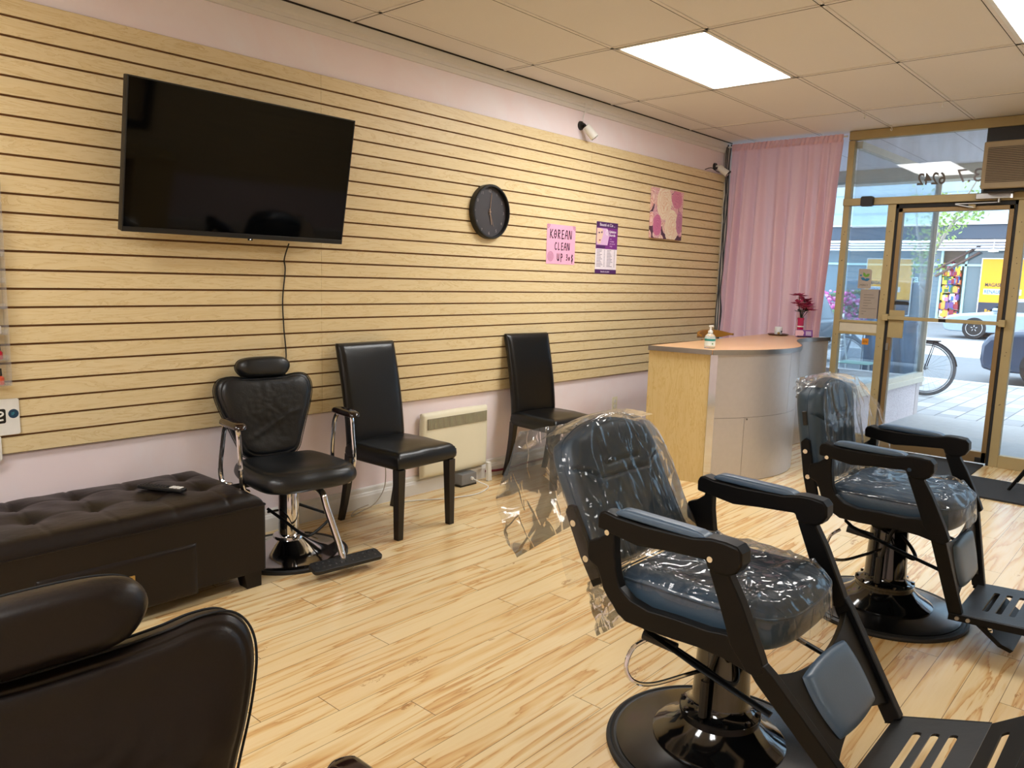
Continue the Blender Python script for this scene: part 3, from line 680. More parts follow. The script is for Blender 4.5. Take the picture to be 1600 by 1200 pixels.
G(T(.050,-.0,.082)@WALL).lathe([(.001,.003),(.019,.003),(.019,.0036),(.001,.0036)],24).o('round_badge',mat('badge_navy','173a55',.5),sg)
text('badge_text','IF',.018,mat('badge_teal','3aa0b0',.5),WALL@T(.042,.076,.0037),sg,.0002)
tag(G(Wm(.83,.62,-.008)).prism(rrect(-.12,.10,-.03,.075,.01),0,.004,ax='z').o('wall_card',M['white_plastic'],smooth=0),'second white card tucked below the logo card at the slat edge','sign')
# small shiny price pegs / marks on slats
for x,z in ((1.05,1.75),(1.08,1.95),(1.15,1.38)): pass
# ceiling hooks
for (x,y,lab) in ((6.42,-1.50,'clear ceiling hook nearest to the pink curtain'),(6.34,-2.06,'clear ceiling hook nearest to the air conditioner'),(7.02,-1.52,'clear ceiling hook just above the transom head')):
    tag(G().tube([(x,y,HC),(x,y,HC-.02),(x-.004,y-.008,HC-.032),(x,y-.004,HC-.045),(x+.008,y+.006,HC-.04),(x+.008,y+.008,HC-.028)],.003,6,smooth=4).o('ceiling_hook',M['white_plastic']),lab,'hook',None)
# ================================================================== on the shopfront
cu=thing('curtain','long pink curtain gathered on a rod in front of the display bay','curtain',(7.085,0,0))
def curt():
    k=N('pink_curtain'); k.b.inputs['Base Color'].default_value=(*lin('EFCDCF'),1); k.b.inputs['Roughness'].default_value=.8
    trn=k.n('BsdfTranslucent',i_Color=lin('F0C2C6')); mx=k.n('MixShader'); mx.inputs[0].default_value=.42; k.set(mx.inputs[1],k.b.outputs[0]); k.set(mx.inputs[2],trn.outputs[0]); k.set(k.out.inputs[0],mx.outputs[0])
    co=k.coord(); k.bump(k.noise(co,300,2),.1,.001); return k.m
cum=curt()
def cf(u,v):
    y=-.075-u*1.045-(v*.02); z=2.665-v*1.80
    amp=.012+.022*min(1,v*2.5); ph=u*52+2.2*math.sin(u*7)+v*.7*math.sin(u*13)
    x=amp*math.sin(ph)+amp*.5*math.sin(ph*1.7+1)+.012*noise.noise(Vector((u*9,v*3,0)))
    y+= (.055*v*(1-u) if u<.3 else 0)+ .10*v*max(0,(u-.75)/.25)
    return (x,y,z)
G().sheet(cf,220,40).o('drape',cum,cu,smooth=80)
G().sheet(lambda u,v:(-.012+.008*math.sin(u*160+3*v)+.01*noise.noise(Vector((u*40,v,2))),-.075-u*1.045,2.715-v*.065),240,4).o('gathered_heading',cum,cu,smooth=80)
G().cyl((.01,-.03,2.695),(.01,-1.145,2.695),.008).o('curtain_rod',M['white_plastic'],cu)
# air conditioner
ac=thing('air_conditioner','beige window air conditioner built in above the door','air conditioner',(7.0,-2.235,2.175))
acm=mat('ac_beige','9C8B6E',.5); acd=mat('ac_dark','57493c',.6)
G().box(-.06,.55,-.70,0,.0,.35).o('housing',acm,ac,smooth=0,bevel=.008)
g=G(); g.box(-.09,-.06,-.70,0,0,.35); g.o('front_frame',acm,ac,smooth=0,bevel=.008)
G().box(-.094,-.088,-.675,-.03,.045,.305).o('louvre_recess',acd,ac,smooth=0)
g=G()
for q in range(20): g.box(-.105,-.093,-.672,-.033,.05+q*.0128,.0545+q*.0128)
g.o('louvres',acm,ac,smooth=0)
G().box(-.05,.05,-.7,-.02,-.02,0).o('support_angle',M['black_metal'],ac,smooth=0)
# door closer
dc=thing('door_closer','silver door closer on the transom bar above the door','door closer',(L-.06,-2.18,2.115))
G().box(-.03,.0,-.24,0,0,.045).o('body',M['steel'],dc,smooth=0,bevel=.004); G().box(-.034,.002,-.255,-.235,-.002,.047).o('end_cap',M['chrome'],dc,smooth=0,bevel=.003)
G().cyl((-.015,-.16,0),(-.015,-.16,-.03),.012).o('spindle',M['steel'],dc)
g=G().tube([(-.015,-.16,-.027),(-.02,.05,-.03),(-.02,.14,-.03)],.006,6); g.tube([(-.02,.14,-.034),(-.005,.06,-.052),(.01,.0,-.06)],.007,6); g.o('arm',M['steel'],dc)
G().box(.0,.03,.0,.05,-.065,-.035).o('arm_bracket',M['alu_gold'],dc,smooth=0)
md=thing('door_sensor','small black sensor box stuck on the transom bar','sensor',(A0-.02,-1.36,2.10)); 
G(T(0,0,.04)).pad(lambda u,v:(0,0),0,0,2,2) if False else None
G().prism(rrect(-.05,.05,-.01,.075,.014),-.045,0,ax='x').o('case',M['black_plastic'],md,smooth=40,bevel=.004)
# hinge block top of door
# window lettering, seen from behind
dk=mat('gold_black_lettering','4a3f33',.4,metal=.3)
wl=thing('window_lettering','old style house number 6242 painted on the transom pane, seen reversed','lettering',(L-.006,-1.70,2.258))
t_=text('digits','6242',.135,dk,FRONT@T(.235,0,0)@Matrix.Diagonal((-1,1,1,1)),wl,.0005,sx=.80,font_off=.002)
w3=thing('window_lettering','faint grey phone number 3.7 on the transom pane, seen reversed','lettering',(L-.006,-2.00,2.262))
text('digits','3.7',.15,mat('faint_grey_lettering','8f8c92',.5),FRONT@T(.2,0,0)@Matrix.Diagonal((-1,1,1,1)),w3,.0005,sx=1.05)
sk=thing('window_sticker','small grey card with green and blue leaf mark on the sidelight','sticker',(L-.006,-1.322,1.39))
cardg=mat('card_grey','A59C94',.6)
G(FRONT).prism([(0,0),(.11,0),(.11,.155),(.09,.17),(0,.17)],0,.002,ax='z').o('card',cardg,sk,smooth=0)
gr=mat('leaf_green','5f9a2c',.5); bl=mat('leaf_blue','1f6f9e',.5)
g=G(FRONT)
def leaf(g,cx,cz,a,l,w_,z=.0025):
    P=[]
    for q in range(13):
        t=q/12; P.append((t*l,w_*math.sin(PI*t)))
    P+=[(t*l,-w_*math.sin(PI*t)) for t in [q/12 for q in range(11,0,-1)]]
    ca,sa=math.cos(a),math.sin(a); g.prism([(cx+x*ca-y*sa,cz+x*sa+y*ca) for x,y in P],z-.0005,z,ax='z')
leaf(g,.058,.10,.7,.045,.012); leaf(g,.058,.10,2.0,.045,.011); g.o('leaf_mark',gr,sk,smooth=0)
g=G(FRONT); leaf(g,.02,.095,-.5,.05,.012); leaf(g,.05,.07,.3,.05,.013); leaf(g,.03,.11,2.8,.022,.008); g.o('leaf_mark',bl,sk,smooth=0)
text('caption','MERCI',.024,mat('sticker_text','4e4a48',.6),FRONT@T(.016,.022,.0022),sk,.0002)
nt=thing('paper_notice','grey paper notice with printed lines taped below the leaf card','notice',(L-.006,-1.352,1.13))
G(FRONT).box(0,.165,0,.255,0,.002).o('paper',mat('notice_paper','9F948B',.6),nt,smooth=0); G(FRONT).box(.152,.167,0,.25,-.001,.0025).o('blue_edge',mat('notice_edge','232a4a',.6),nt,smooth=0)
g=G(FRONT)
for q,(x0,x1) in enumerate([(.03,.11),(.03,.12),(.03,.09),None or (.03,.10),(.03,.07),(.02,.14),(.02,.06),(.02,.04)]): g.box(x0,x1,.205-q*.024,.208-q*.024,.002,.0023)
g.o('printed_lines',mat('notice_ink','5a5250',.7),nt,smooth=0)
tg=thing('window_sticker','tiny orange and black square sticker on the lower sidelight pane','sticker',(L-.006,-1.40,.90))
G(FRONT).box(0,.055,0,.055,0,.002).o('square',mat('orange_sticker','D98A1c',.5),tg,smooth=0); text('mark','EN',.03,M['gap'],FRONT@T(.008,.016,.0022),tg,.0002)
# door mats
mt=mat('charcoal_mat','2A2B2D',.95,noise_amt=.25,noise_scale=120,bump=.8,bump_scale=200)
ma=G().prism(rrect(6.62,7.12,-2.44,-1.35,.02),0.001,.010,ax='z').o('door_mat',mt,smooth=0); tag(ma,'dark grey door mat lying against the glass door','mat')
mb=G().prism(rrect(5.98,6.61,-3.6,-1.9,.03),0.0005,.0125,ax='z').o('door_mat',mt,smooth=0); tag(mb,'larger charcoal textured mat on the wooden floor before the entrance','mat')
# ================================================================== ottoman
ot=thing('storage_ottoman','tufted dark brown leather storage ottoman with a drawer along the wall','ottoman',(1.142,-.335,0))
LB=M['leather_brown']; hx,hy=.62,.305
btn=[]; 
def ott_top(u,v):
    X,Y=u*hx,v*hy
    d=0.
    sx=.228
    # seams across and along, buttons at the crossings
    ax=abs(((X/sx+.5)%1)-.5)*sx; rows=(-.045+.0,.165,-.255+.0)
    ay=min(abs(Y+.05),abs(Y-.16)); 
    z=-.0045*math.exp(-(ax/.006)**2) -.003*math.exp(-(ay/.006)**2)
    db=min(math.hypot(ax,abs(Y+.05)),math.hypot(ax,abs(Y-.16)))
    z-=.030*math.exp(-(db/.042)**1.15)
    z+=.004*noise.noise(Vector((X*9,Y*9,1)))+.0008*noise.noise(Vector((X*50,Y*50,3)))
    return z
G(T(0,0,.36)).pad(lambda u,v:(u*hx*(1-.012*v*v),v*hy*(1-.01*u*u)),.075,.02,150,80,16,ott_top).o('tufted_top',LB,ot,smooth=60)
g=G()
for X in [i*.228 for i in range(-2,3)]:
    for Y in (-.05,.16): g.sphere((X,Y,.404),.013,10,(1,1,.5))
g.o('tuft_buttons',LB,ot)
G(T(0,0,.075)).prism(rrect(-hx,hx,-hy,hy,.018),0,.296,ax='z').o('body',LB,ot,smooth=50)
G().tube([(x,y,.374) for x,y in rrect(-hx-.001,hx+.001,-hy-.001,hy+.001,.018)],.0035,6,closed=True).o('piping',LB,ot)
G(T(0,-hy-.0012,.166)@WALL).pad(squircle(.297,.109,.02),.009,.0,30,14,20).o('drawer',LB,ot,smooth=60)
g=G(); 
for q in ((-.299,.299,.057,.060),(-.299,.299,.272,.275),(-.2995,-.2965,.057,.275),(.2965,.2995,.057,.275)): g.box(q[0],q[1],-hy-.0015,-hy+.002,q[2],q[3])
g.o('drawer_gap',M['gap'],ot,smooth=0)
brass=mat('brass','B79B62',.3,metal=.9)
g=G(WALL); g.M=T(-.012,-hy-.011,.182)@WALL
g.prism(rrect(-.055,.055,-.028,.028,.003),0,.003,ax='z'); hp=g.o('handle_plate',brass,ot,smooth=0,bevel=.001)
g=G(T(-.012,-hy-.014,.182)@WALL); g.prism(rrect(-.045,.045,-.02,.02,.003),0,.001,ax='z'); g.o('handle_cup',M['gap'],hp,smooth=0)
g=G(T(-.012,-hy-.0155,.182)@WALL); ring(g,0,0,.006,.010,z=.001); g.o('pull_ring',brass,hp,smooth=0)
for sx in (-1,1):
    for sy in (-1,1):
        cx,cy=sx*(hx-.055),sy*(hy-.05); g=G()
        g.loft([[(cx+sx*a,cy+sy*b_,z) for a,b_ in ((-.035-k,-.035-k),(.035,-.035-k),(.035,.035),(-.035-k,.035))] for z,k in ((0,0),(.075,.014))])
        g.o('leg',LB,ot,smooth=0,bevel=.003)
rm=thing('remote_control','slim black television remote lying on the ottoman','remote control',(1.44,-.33,.4365)); rm.rotation_euler=(0,0,math.radians(-62))
G().prism(rrect(-.115,.115,-.022,.022,.012),0,.017,ax='z').o('body',M['black_plastic'],rm,smooth=40,bevel=.004)
g=G()
for i in range(3):
    for j in range(3): g.box(.048+i*.019,.062+i*.019,-.015+j*.0105,-.007+j*.0105,.017,.0195)
g.o('white_keys',mat('key_white','F4F4F4',.4),rm,smooth=0)
g=G()
for i in range(8):
    for j in range(3): g.box(-.1+i*.017,-.089+i*.017,-.015+j*.0105,-.007+j*.0105,.017,.0195)
g.o('dark_keys',mat('key_dark','26262a',.5),rm,smooth=0)
# ================================================================== dining chairs
def dining_chair(label,loc,rz):
    t=thing('dining_chair',label,'chair',loc,rz,'black dining chairs along the wall')
    lb=M['leather_black']
    def seatf(u,v): return .012*math.exp(-((u*u+v*v)*1.5))-.004*math.exp(-((v+.95)/.06)**2)+.004*noise.noise(Vector((u*2,v*2,5)))
    G(T(0,-.03,.415)).pad(squircle(.222,.225,.05),.055,.045,30,30,14,seatf).o('seat',lb,t,smooth=60)
    # backrest: slightly bowed slab
    def bk(u,v):
        z=.42+(v*.5+.5)*.575; x=u*(.2085+.004*v); return x,z
    def bend(z): return .185+.10*max(0,(z-.45)/.55)**1.5
    g=G(); g.pad(lambda u,v:(u*.206,v*.2925),.032,.032,24,36,14,lambda u,v:-.004*math.exp(-((abs(u)-.93)/.03)**2))
    for v in g.bm.verts:
        x,y,z=v.co; zz=.715+y; v.co=(x,bend(zz)-z,zz)
    g.o('backrest',lb,t,smooth=60)
    for sx in (-1,1):
        x=sx*.19; g=G(); 
        g.loft([[(x+sx*a,-.225+b_,z) for a,b_ in ((-.028+k,-.022),(.022,-.022),(.022,.028-k),(-.028+k,.028-k))] for z,k in ((0,.013),(.38,0))])
        g.o('leg',M['dark_wood'],t,smooth=0,bevel=.003)
        g=G(); R=[]
        for z,y in ((0,.255),(.1,.228),(.2,.207),(.3,.192),(.40,.183)):
            k=.013*(1-z/.4); R.append([(x+sx*a,y+b_,z) for a,b_ in ((-.022+k,-.022+k*.5),(.020,-.022+k*.5),(.020,.022-k*.5),(-.022+k,.022-k*.5))])
        g.loft(R); g.o('leg',M['dark_wood'],t,smooth=0,bevel=.002)
    return t
c1=dining_chair('black leather dining chair between the salon chair and the heater',(2.755,-.345,0),math.radians(2))
c2=dup(c1,(4.155,-.325,0),math.radians(-6),'black leather dining chair between the heater and the reception desk')
# ================================================================== salon styling chairs
def salon_chair(label,loc,rz,leather,armm,hr=(0,0,0)):
    t=thing('salon_chair',label,'salon chair',loc,rz)
    # seat: faces -y
    so=mirror_loop([(0,-.315),(.10,-.318),(.185,-.30),(.235,-.25),(.250,-.16),(.246,-.04),(.235,.07),(.205,.15),(.12,.175),(0,.18)],5)
    def sf(x,y,t):
        return -.020*math.exp(-((x/.15)**2+((y+.02)/.15)**2))-.004*math.exp(-((t-.86)/.02)**2)-.010*max(0,t-.6)
    G(T(0,0,.432)).blob(so,.066,.045,9,sf,34).o('seat',leather,t,smooth=60)
    # backrest
    bo=mirror_loop([(0,-.005),(.09,.0),(.145,.03),(.175,.10),(.205,.18),(.236,.26),(.255,.335),(.250,.385),(.222,.418),(.175,.425),(.12,.419),(.06,.416),(0,.416)],6)
    lean=math.radians(12)
    B=T(0,.185,.455)@rotm('X',PI/2-lean)
    def wr(x,y,t):
        w_=math.exp(-(x*x+(y-.2)**2)*40)
        return -.016*math.exp(-((x/.17)**2+((y-.12)/.10)**2))+.0030*noise.noise(Vector((x*38,y*46,2)))*w_+.005*math.exp(-(((y-.165)-.30*x-.02*math.sin(x*14))/.013)**2)*w_-.004*math.exp(-((t-.90)/.015)**2)
    G(B).blob(bo,.05,.05,8,wr,44).o('backrest',leather,t,smooth=60)
    for zz in (.020,-.020):
        G(B).tube([(x*.996,.2+(y-.2)*.996,zz) for x,y in bo],.0022,6,closed=True).o('seam',M['stitch'],t)
    H=T(0,.185,.455)@rotm('X',PI/2-lean)@T(hr[0],.462+hr[1],.012)
    ho=mirror_loop([(0,-.050),(.07,-.050),(.115,-.038),(.142,.0),(.128,.036),(.085,.052),(0,.056)],6)
    G(H).blob(ho,.050,.046,5,None,20,c=(0,0)).o('headrest',leather,t,smooth=60)
    G(H@T(0,0,-.014)).tube([(x*1.0,y*1.0,0) for x,y in ho],.002,6,closed=True).o('seam',M['stitch'],t)
    G().box(-.03+hr[0],.03+hr[0],.268,.276,.76,.90).o('headrest_post',M['black_metal'],t,smooth=0)
    for s_ in (-1,1):
        x=s_*.292
        ar=G(T(0,0,hr[2])).tube([(x-s_*.03,.05,.385),(x,.08,.395),(x+s_*.004,.10,.46),(x,.075,.60),(x,.05,.665),(x,.01,.688),(x,-.08,.688),(x,-.105,.67),(x,-.115,.60),(x,-.13,.48),(x-s_*.01,-.125,.41),(x-s_*.04,-.11,.385)],.0115,10,smooth=5).o('armrest_frame',M['chrome'],t)
        G(T(x,-.04,.688+hr[2])).pad(lambda u,v:(.030*u*math.sqrt(1-.5*v*v/2)*(1-.10*v),.112*v*math.sqrt(1-.5*u*u/2)),.028,.004,14,26,5).o('armrest_pad',armm,t,smooth=60)
    G().box(-.11,.11,-.14,.08,.365,.392).o('seat_plate',M['black_metal'],t,smooth=0,bevel=.004)
    g=G(); g.box(-.285,.285,-.01,.035,.378,.392); g.o('cross_bar',M['black_metal'],t,smooth=0)
    G().lathe([(.02,.28),(.02,.37)],20).o('piston',M['black_metal'],t)
    G().lathe([(.001,.345-.02),(.001,.325),(.048,.325),(.05,.32),(.05,.10),(.045,.10)],40).o('column',M['chrome'],t)
    G().lathe([(.001,.112),(.052,.112),(.075,.105),(.078,.098),(.075,.092),(.10,.075),(.15,.045),(.19,.030),(.24,.022),(.27,.017),(.275,.014),(.275,.004)],56).o('base_plate',M['chrome'],t)
    G().lathe([(.27,.016),(.281,.019),(.288,.013),(.288,.0),(.27,.0)],56).o('rubber_rim',M['rubber'],t)
    g=G(rotm('Z',.0)); 
    g.tube([(-.055,0,.235),(-.11,0,.235)],.006,6)
    g.tube([(-.10,.02,.245),(-.06,-.09,.20),(-.02,-.17,.155),(.02,-.19,.145),(.16,-.10,.165),(.19,-.06,.18),(.17,-.02,.19),(.05,.03,.245)],.0075,8,smooth=5)
    g.o('pump_lever',M['black_metal'],t)
    g=G().tube([(.10,-.05,.352),(.20,-.06,.345),(.27,-.10,.352)],.006,8,smooth=4); g.sphere((.275,-.104,.353),.013,10); g.o('recline_lever',M['chrome'],t)
    g=G().tube([(.05,-.17,.372),(.055,-.24,.358),(.06,-.275,.29),(.078,-.345,.15),(.085,-.375,.082),(.085,-.378,.06)],.0165,12,smooth=5); ft=g.o('footrest_stem',M['chrome'],t)
    g=G(T(.09,-.395,.052)@rotm('X',math.radians(14))).prism(rrect(-.18,.18,-.045,.035,.02),0,.02,ax='z'); fp=g.o('foot_pad',M['rubber'],t,smooth=0,bevel=.004)
    g=G(T(.09,-.395,.072)@rotm('X',math.radians(14)))
    for i in range(11):
        for j in range(2): g.sphere((-.155+i*.030+j*.01,-.02+j*.03,.001),.008,8,(1,1,.4))
    g.o('foot_pad_studs',M['rubber'],t)
    G().tube([(-.05,-.380,.045),(.23,-.380,.045)],.010,8).o('footrest_bar',M['chrome'],t); G().cyl((.11,-.37,.03),(.14,-.37,.03),.022).o('footrest_roller',M['white_plastic'],t)
    return t
salon_chair('navy black salon chair with chrome base beside the ottoman',(2.045,-.365,0),math.radians(-6),M['leather_navy'],M['gloss_wood'])
salon_chair('large dark brown leather salon chair cropped in the near foreground',(.358,-2.775,-.006),math.radians(-2),M['leather_brown'],M['gloss_wood'],(-.045,.006,-.035))
# ================================================================== barber chairs
def barber_chair(label,loc,rz,recline,toe,base_off,leg):
    # local frame: x = across, F = forward = -y, z up
    t=thing('barber_chair',label,'barber chair',loc,rz)
    BM,BG,LBl,PB=M['black_metal'],M['black_gloss'],M['leather_blue'],M['pad_blue']
    bo=-base_off
    Rb=.335
    G(T(0,bo,0)).lathe([(Rb-.03,.0),(Rb,0),(Rb+.003,.008),(Rb,.016),(Rb-.008,.018),(Rb-.012,.014),(Rb-.02,.018),(Rb-.028,.016)],72).o('rubber_rim',M['rubber'],t)
    G(T(0,bo,0)).lathe([(Rb-.028,.004),(Rb-.028,.020),(.27,.030),(.20,.040),(.19,.042),(.001,.042)],72).o('base_plate',M['black_plastic'] if False else mat('base_black','0C0C0E',.22,spec=.6),t)
    G(T(0,bo,0)).lathe([(.195,.040),(.197,.047),(.190,.052),(.165,.066),(.135,.088),(.118,.108),(.118,.118),(.10,.120),(.001,.12)],64).o('base_dome',BG,t)
    G(T(0,bo,0)).lathe([(.112,.116),(.117,.120),(.117,.132),(.105,.138),(.09,.150),(.085,.165),(.076,.36),(.074,.372),(.06,.376),(.001,.376)],56).o('column',BG,t)
    g=G(T(0,bo,0)).lathe([(.090,.120),(.1205,.120),(.1205,.130),(.090,.130)],40)
    for q in range(10):
        a=2*PI*q/10; g.cyl((.112*math.cos(a),.112*math.sin(a),.128),(.112*math.cos(a),.112*math.sin(a),.142),.007,seg=8)
    g.o('bolted_collar',BG,t)
    G(T(0,bo,0)).lathe([(.001,.37),(.024,.37),(.024,.44),(.001,.44)],24).o('piston',M['chrome'],t)
    G().box(-.12,.12,-.16,.14,.425,.455).o('seat_plate',BM,t,smooth=0,bevel=.004)
    P=lambda F,z:(-F,z)          # side profile (forward, up) -> (y,z)
    sw=.272
    YZ=Matrix(((0,0,1,0),(1,0,0,0),(0,1,0,0),(0,0,0,1)))
    def side(outline,xa,xb,name,bev=.004,m=BM,par=None):
        gg=G(YZ); gg.plate_with_holes([P(*q) for q in outline],[],min(xa,xb),max(xa,xb)); return gg.o(name,m,par or t,smooth=30,bevel=bev)
    def screw(p0,p1,r,par=None,m=None): G().cyl(p0,p1,r,seg=14).o('screw',m or M['chrome'],par or t)
    for s_ in (-1,1):
        xa,xb=s_*sw,s_*(sw+.034)
        side([(-.172,.712),(-.178,.69),(-.205,.668),(-.238,.655),(-.240,.62),(-.236,.598),(-.204,.583),(-.192,.56),(-.180,.527),(-.162,.504),(-.145,.488),(-.128,.468),(-.098,.452),(-.02,.450),(.06,.453),(.13,.456),(.2,.452),(.262,.440),
              (.30,.44),(.30,.48),(.262,.50),(.205,.520),(.150,.512),(.05,.512),(-.03,.508),(-.085,.520),(-.122,.545),(-.136,.578),(-.146,.644),(-.148,.712)],xa,xb,'side_frame')
        side([(.140,.712),(.147,.67),(.172,.61),(.200,.54),(.215,.495),(.262,.440),(.29,.435),(.312,.455),(.300,.485),(.272,.545),(.238,.615),(.205,.67),(.198,.712)],xa-.001*s_,xb+.001*s_,'front_post')
        x2,x3=s_*(sw-.012),s_*(sw+.046)
        side([(-.199,.705),(-.16,.699),(-.068,.685),(.02,.694),(.138,.702),(.145,.682),(.165,.675),(.205,.677),(.224,.688),(.237,.712),(.235,.742),(.220,.758),(.19,.762),(.15,.762),(.10,.752),(-.05,.748),(-.14,.752),(-.175,.759),(-.193,.754),(-.200,.738)],x2,x3,'armrest',.006)
        G(T(s_*(sw+.017),.005,.755)@rotm('X',math.radians(1.5))).pad(lambda u,v:(.024*u*math.sqrt(1-.3*v*v/2),.140*v),.018,.006,12,30,6).o('arm_pad',PB,t,smooth=60)
        for F_,z_ in ((.152,.708),(-.165,.700)): screw((s_*(sw+.040),-F_,z_),(s_*(sw+.048),-F_,z_),.008)
        xl=s_*.215
        g=G(); g.tube([(xl,.10,.455),(xl,.098,.42),(xl,.07,.400),(xl,-.08,.355),(xl,-.30,.30)],.013,8,flat=.45); g.o('linkage_bar',BM,t,smooth=40)
    # leg rest, hinged under the front posts; y runs down the leg, z faces forward
    ph=leg[0]; HF,HZ=leg[1]; LL=leg[2]; sn,cs=math.sin(ph),math.cos(ph)
    LR=Matrix(((1,0,0,0),(0,-sn,-cs,-HF),(0,-cs,sn,HZ),(0,0,0,1)))
    wl=lambda y:(sw+.017)-(.085)*y/LL
    lrest=t
    for s_ in (-1,1):
        G(LR).loft([[(s_*(wl(y)+a),y,b_) for a,b_ in ((-.016,-.024+k),(.016,-.024+k),(.016,.028-k),(-.016,.028-k))] for y,k in ((-.012,.004),(.02,0),(LL,.002))]).o('leg_rest_bar',BM,t,smooth=0,bevel=.003)
    out=[]
    for q in range(17): u=-1+2*q/16; out.append((u*(wl(.04)-.012), .02+.050*(1-u*u)))
    for q in range(17): u=1-2*q/16; out.append((u*(wl(.25)-.012), .285-.045*(1-u*u)))
    G(LR).plate_with_holes(out,[],-.008,.012).o('leg_rest_panel',BM,t,smooth=0,bevel=.002)
    G(LR@T(0,.158,.012)).pad(lambda u,v:(.156*u*math.sqrt(1-.42*v*v/2)*(1-.06*v),.096*v*math.sqrt(1-.42*u*u/2)),.020,.004,26,20,6).o('calf_pad',PB,t,smooth=60)
    # foot plate
    fe=leg[3]; E0=Vector((0,-(HF+LL*sn),HZ-LL*cs)); 
    FP=Matrix(((1,0,0,0),(0,-math.cos(fe),-math.sin(fe),E0.y),(0,math.sin(fe),-math.cos(fe)*-1,E0.z),(0,0,0,1)))
    wf=.215
    holes=[slot(0,cy,.125,.0105) for cy in (.085,.130,.175)]
    fpm=mat('scuffed_black_plate','191A1C',.42,noise_amt=.35,noise_scale=14,bump=.15,bump_scale=30)
    G(FP).plate_with_holes([(-wf,0),(wf,0),(wf,.245),(-wf,.245)],holes,-.005,.005).o('foot_plate',fpm,t,smooth=0,bevel=.0015)
    for s_ in (-1,1):
        G(FP).box(min(s_*wf,s_*(wf+.010)),max(s_*wf,s_*(wf+.010)),-.02,.245,-.024,.004).o('foot_plate_rim',BM,t,smooth=0,bevel=.002)
        for y_ in (.012,.050): 
            g=G(FP); g.cyl((s_*(wf+.010),y_,-.010),(s_*(wf+.016),y_,-.010),.008,seg=12); g.o('screw',M['steel'],t)
    if toe=='up':
        A=FP@T(0,.247,0)@rotm('X',math.radians(30))
        G(A).plate_with_holes([(-wf,0),(wf,0),(wf,.10),(-wf,.10)],[slot(0,.045,.125,.009)],-.005,.005).o('toe_plate',BM,t,smooth=0,bevel=.0015)
        G(A).plate_with_holes([(-wf-.004,.102),(wf+.004,.102),(wf-.02,.21),(-wf+.02,.21)],[],-.006,.008).o('toe_board',BM,t,smooth=0,bevel=.003)
        G(A).box(-wf-.012,-wf+.022,.04,.24,-.016,.012).o('toe_bracket',BM,t,smooth=0,bevel=.006)
        g=G(A); g.cyl((-wf+.004,.13,.011),(-wf+.004,.13,.017),.010); g.o('brass_screw',brass,t)
    else:
        A=FP@T(0,.07,-.015)@rotm('X',math.radians(-38))
        G(A).plate_with_holes([(-.21,0),(.21,0),(.21,.12),(.17,.17),(-.17,.17),(-.21,.12)],[],-.008,.008).o('toe_plate',BM,t,smooth=0,bevel=.003)
        g=G(FP); g.cyl((-.185,.110,-.005),(-.185,.118,-.052),.011); g.sphere((-.185,.118,-.052),.015,10); g.o('support_strut',M['chrome'],t)
    # seat cushion
    sl=mirror_loop([(0,-.318),(.10,-.314),(.175,-.297),(.225,-.258),(.248,-.19),(.252,-.10),(.252,.05),(.250,.15),(.235,.182),(.20,.188),(0,.190)],6)
    def so(u,v):
        t_=max(abs(u),abs(v)); 
        if t_<1e-6: return 0.,-.064
        a_,b_=u/t_,v/t_
        if b_<=-1+1e-9: q=a_/8 if a_>=0 else 1+a_/8
        elif a_>=1-1e-9: q=.125+(b_+1)/8
        elif b_>=1-1e-9: q=.375+(1-a_)/8
        else: q=.625+(1-b_)/8
        # square perimeter parameter mapped onto the outline by index
        f=q*len(sl); i=int(f)%len(sl); k_=f-int(f); p0=sl[i]; p1=sl[(i+1)%len(sl)]
        x=p0[0]+(p1[0]-p0[0])*k_; y=p0[1]+(p1[1]-p0[1])*k_
        return x*t_, -.064+(y+.064)*t_
    def sfn(x,y,t_):
        return .010*math.exp(-((y+.22)/.06)**2)-.012*math.exp(-((x/.18)**2+((y+.03)/.17)**2))-.003*math.exp(-((t_-.90)/.015)**2)-.25*max(0,-y-.22)
    G(T(0,0,.505)).blob(sl,.076,.062,11,sfn,44,c=(0,-.064)).o('seat',LBl,t,smooth=60)
    G().tube([(x*.992,-.064+(y+.064)*.992,.555-.12*max(0,-y-.23)) for x,y in sl],.0028,6,closed=True).o('seat_piping',LBl,t)
    # backrest
    Bk=T(0,.232,.545)@rotm('X',PI/2-recline)
    def bo_(u,v):
        w_=(v+1)/2; a=.250-.004*w_; x=a*u*math.sqrt(1-(.10+.55*max(0,v)**3)*v*v/2); y=.228+v*.228*math.sqrt(1-.40*u*u*max(0,v)/2)-.026*u*u*max(0,v)
        return x,y
    def bf(u,v):
        z=-.012*math.exp(-((v+.3)/.5)**2)*math.exp(-u*u)
        # yoke seam
        vy=.16+.0*u+.42*max(0,abs(u)-.55)*1.6
        z-=.014*math.exp(-((v-vy)/.020)**2)+.0
        z-=.004 if v<vy else 0
        # vertical flutes below the yoke
        if v<vy: z-=.005*sum(math.exp(-((u-c_)/.018)**2) for c_ in (-.62,.62)) + .0022*math.cos(u*26)*math.exp(-(u/.55)**2)
        # head cushion
        dx=max(0,abs(u)-.36); dv=max(0,abs(v-.62)-.24); d_=math.hypot(dx,dv*.9)
        z+=.009/(1+math.exp((d_-.03)/.012)) - .009*math.exp(-((d_-.05)/.022)**2)
        return z
    G(Bk).pad(bo_,.052,.066,70,80,9,bf).o('backrest',LBl,t,smooth=60)
    P3=[]
    for i in range(80):
        a=2*PI*i/80; c_,s__=math.cos(a),math.sin(a); m_=max(abs(c_),abs(s__)); u,v=c_/m_,s__/m_; x,y=bo_(u,v); P3.append((x*1.0,y,.0))
    G(Bk@T(0,0,-.001)).tube(P3,.003,6,closed=True).o('backrest_piping',LBl,t)
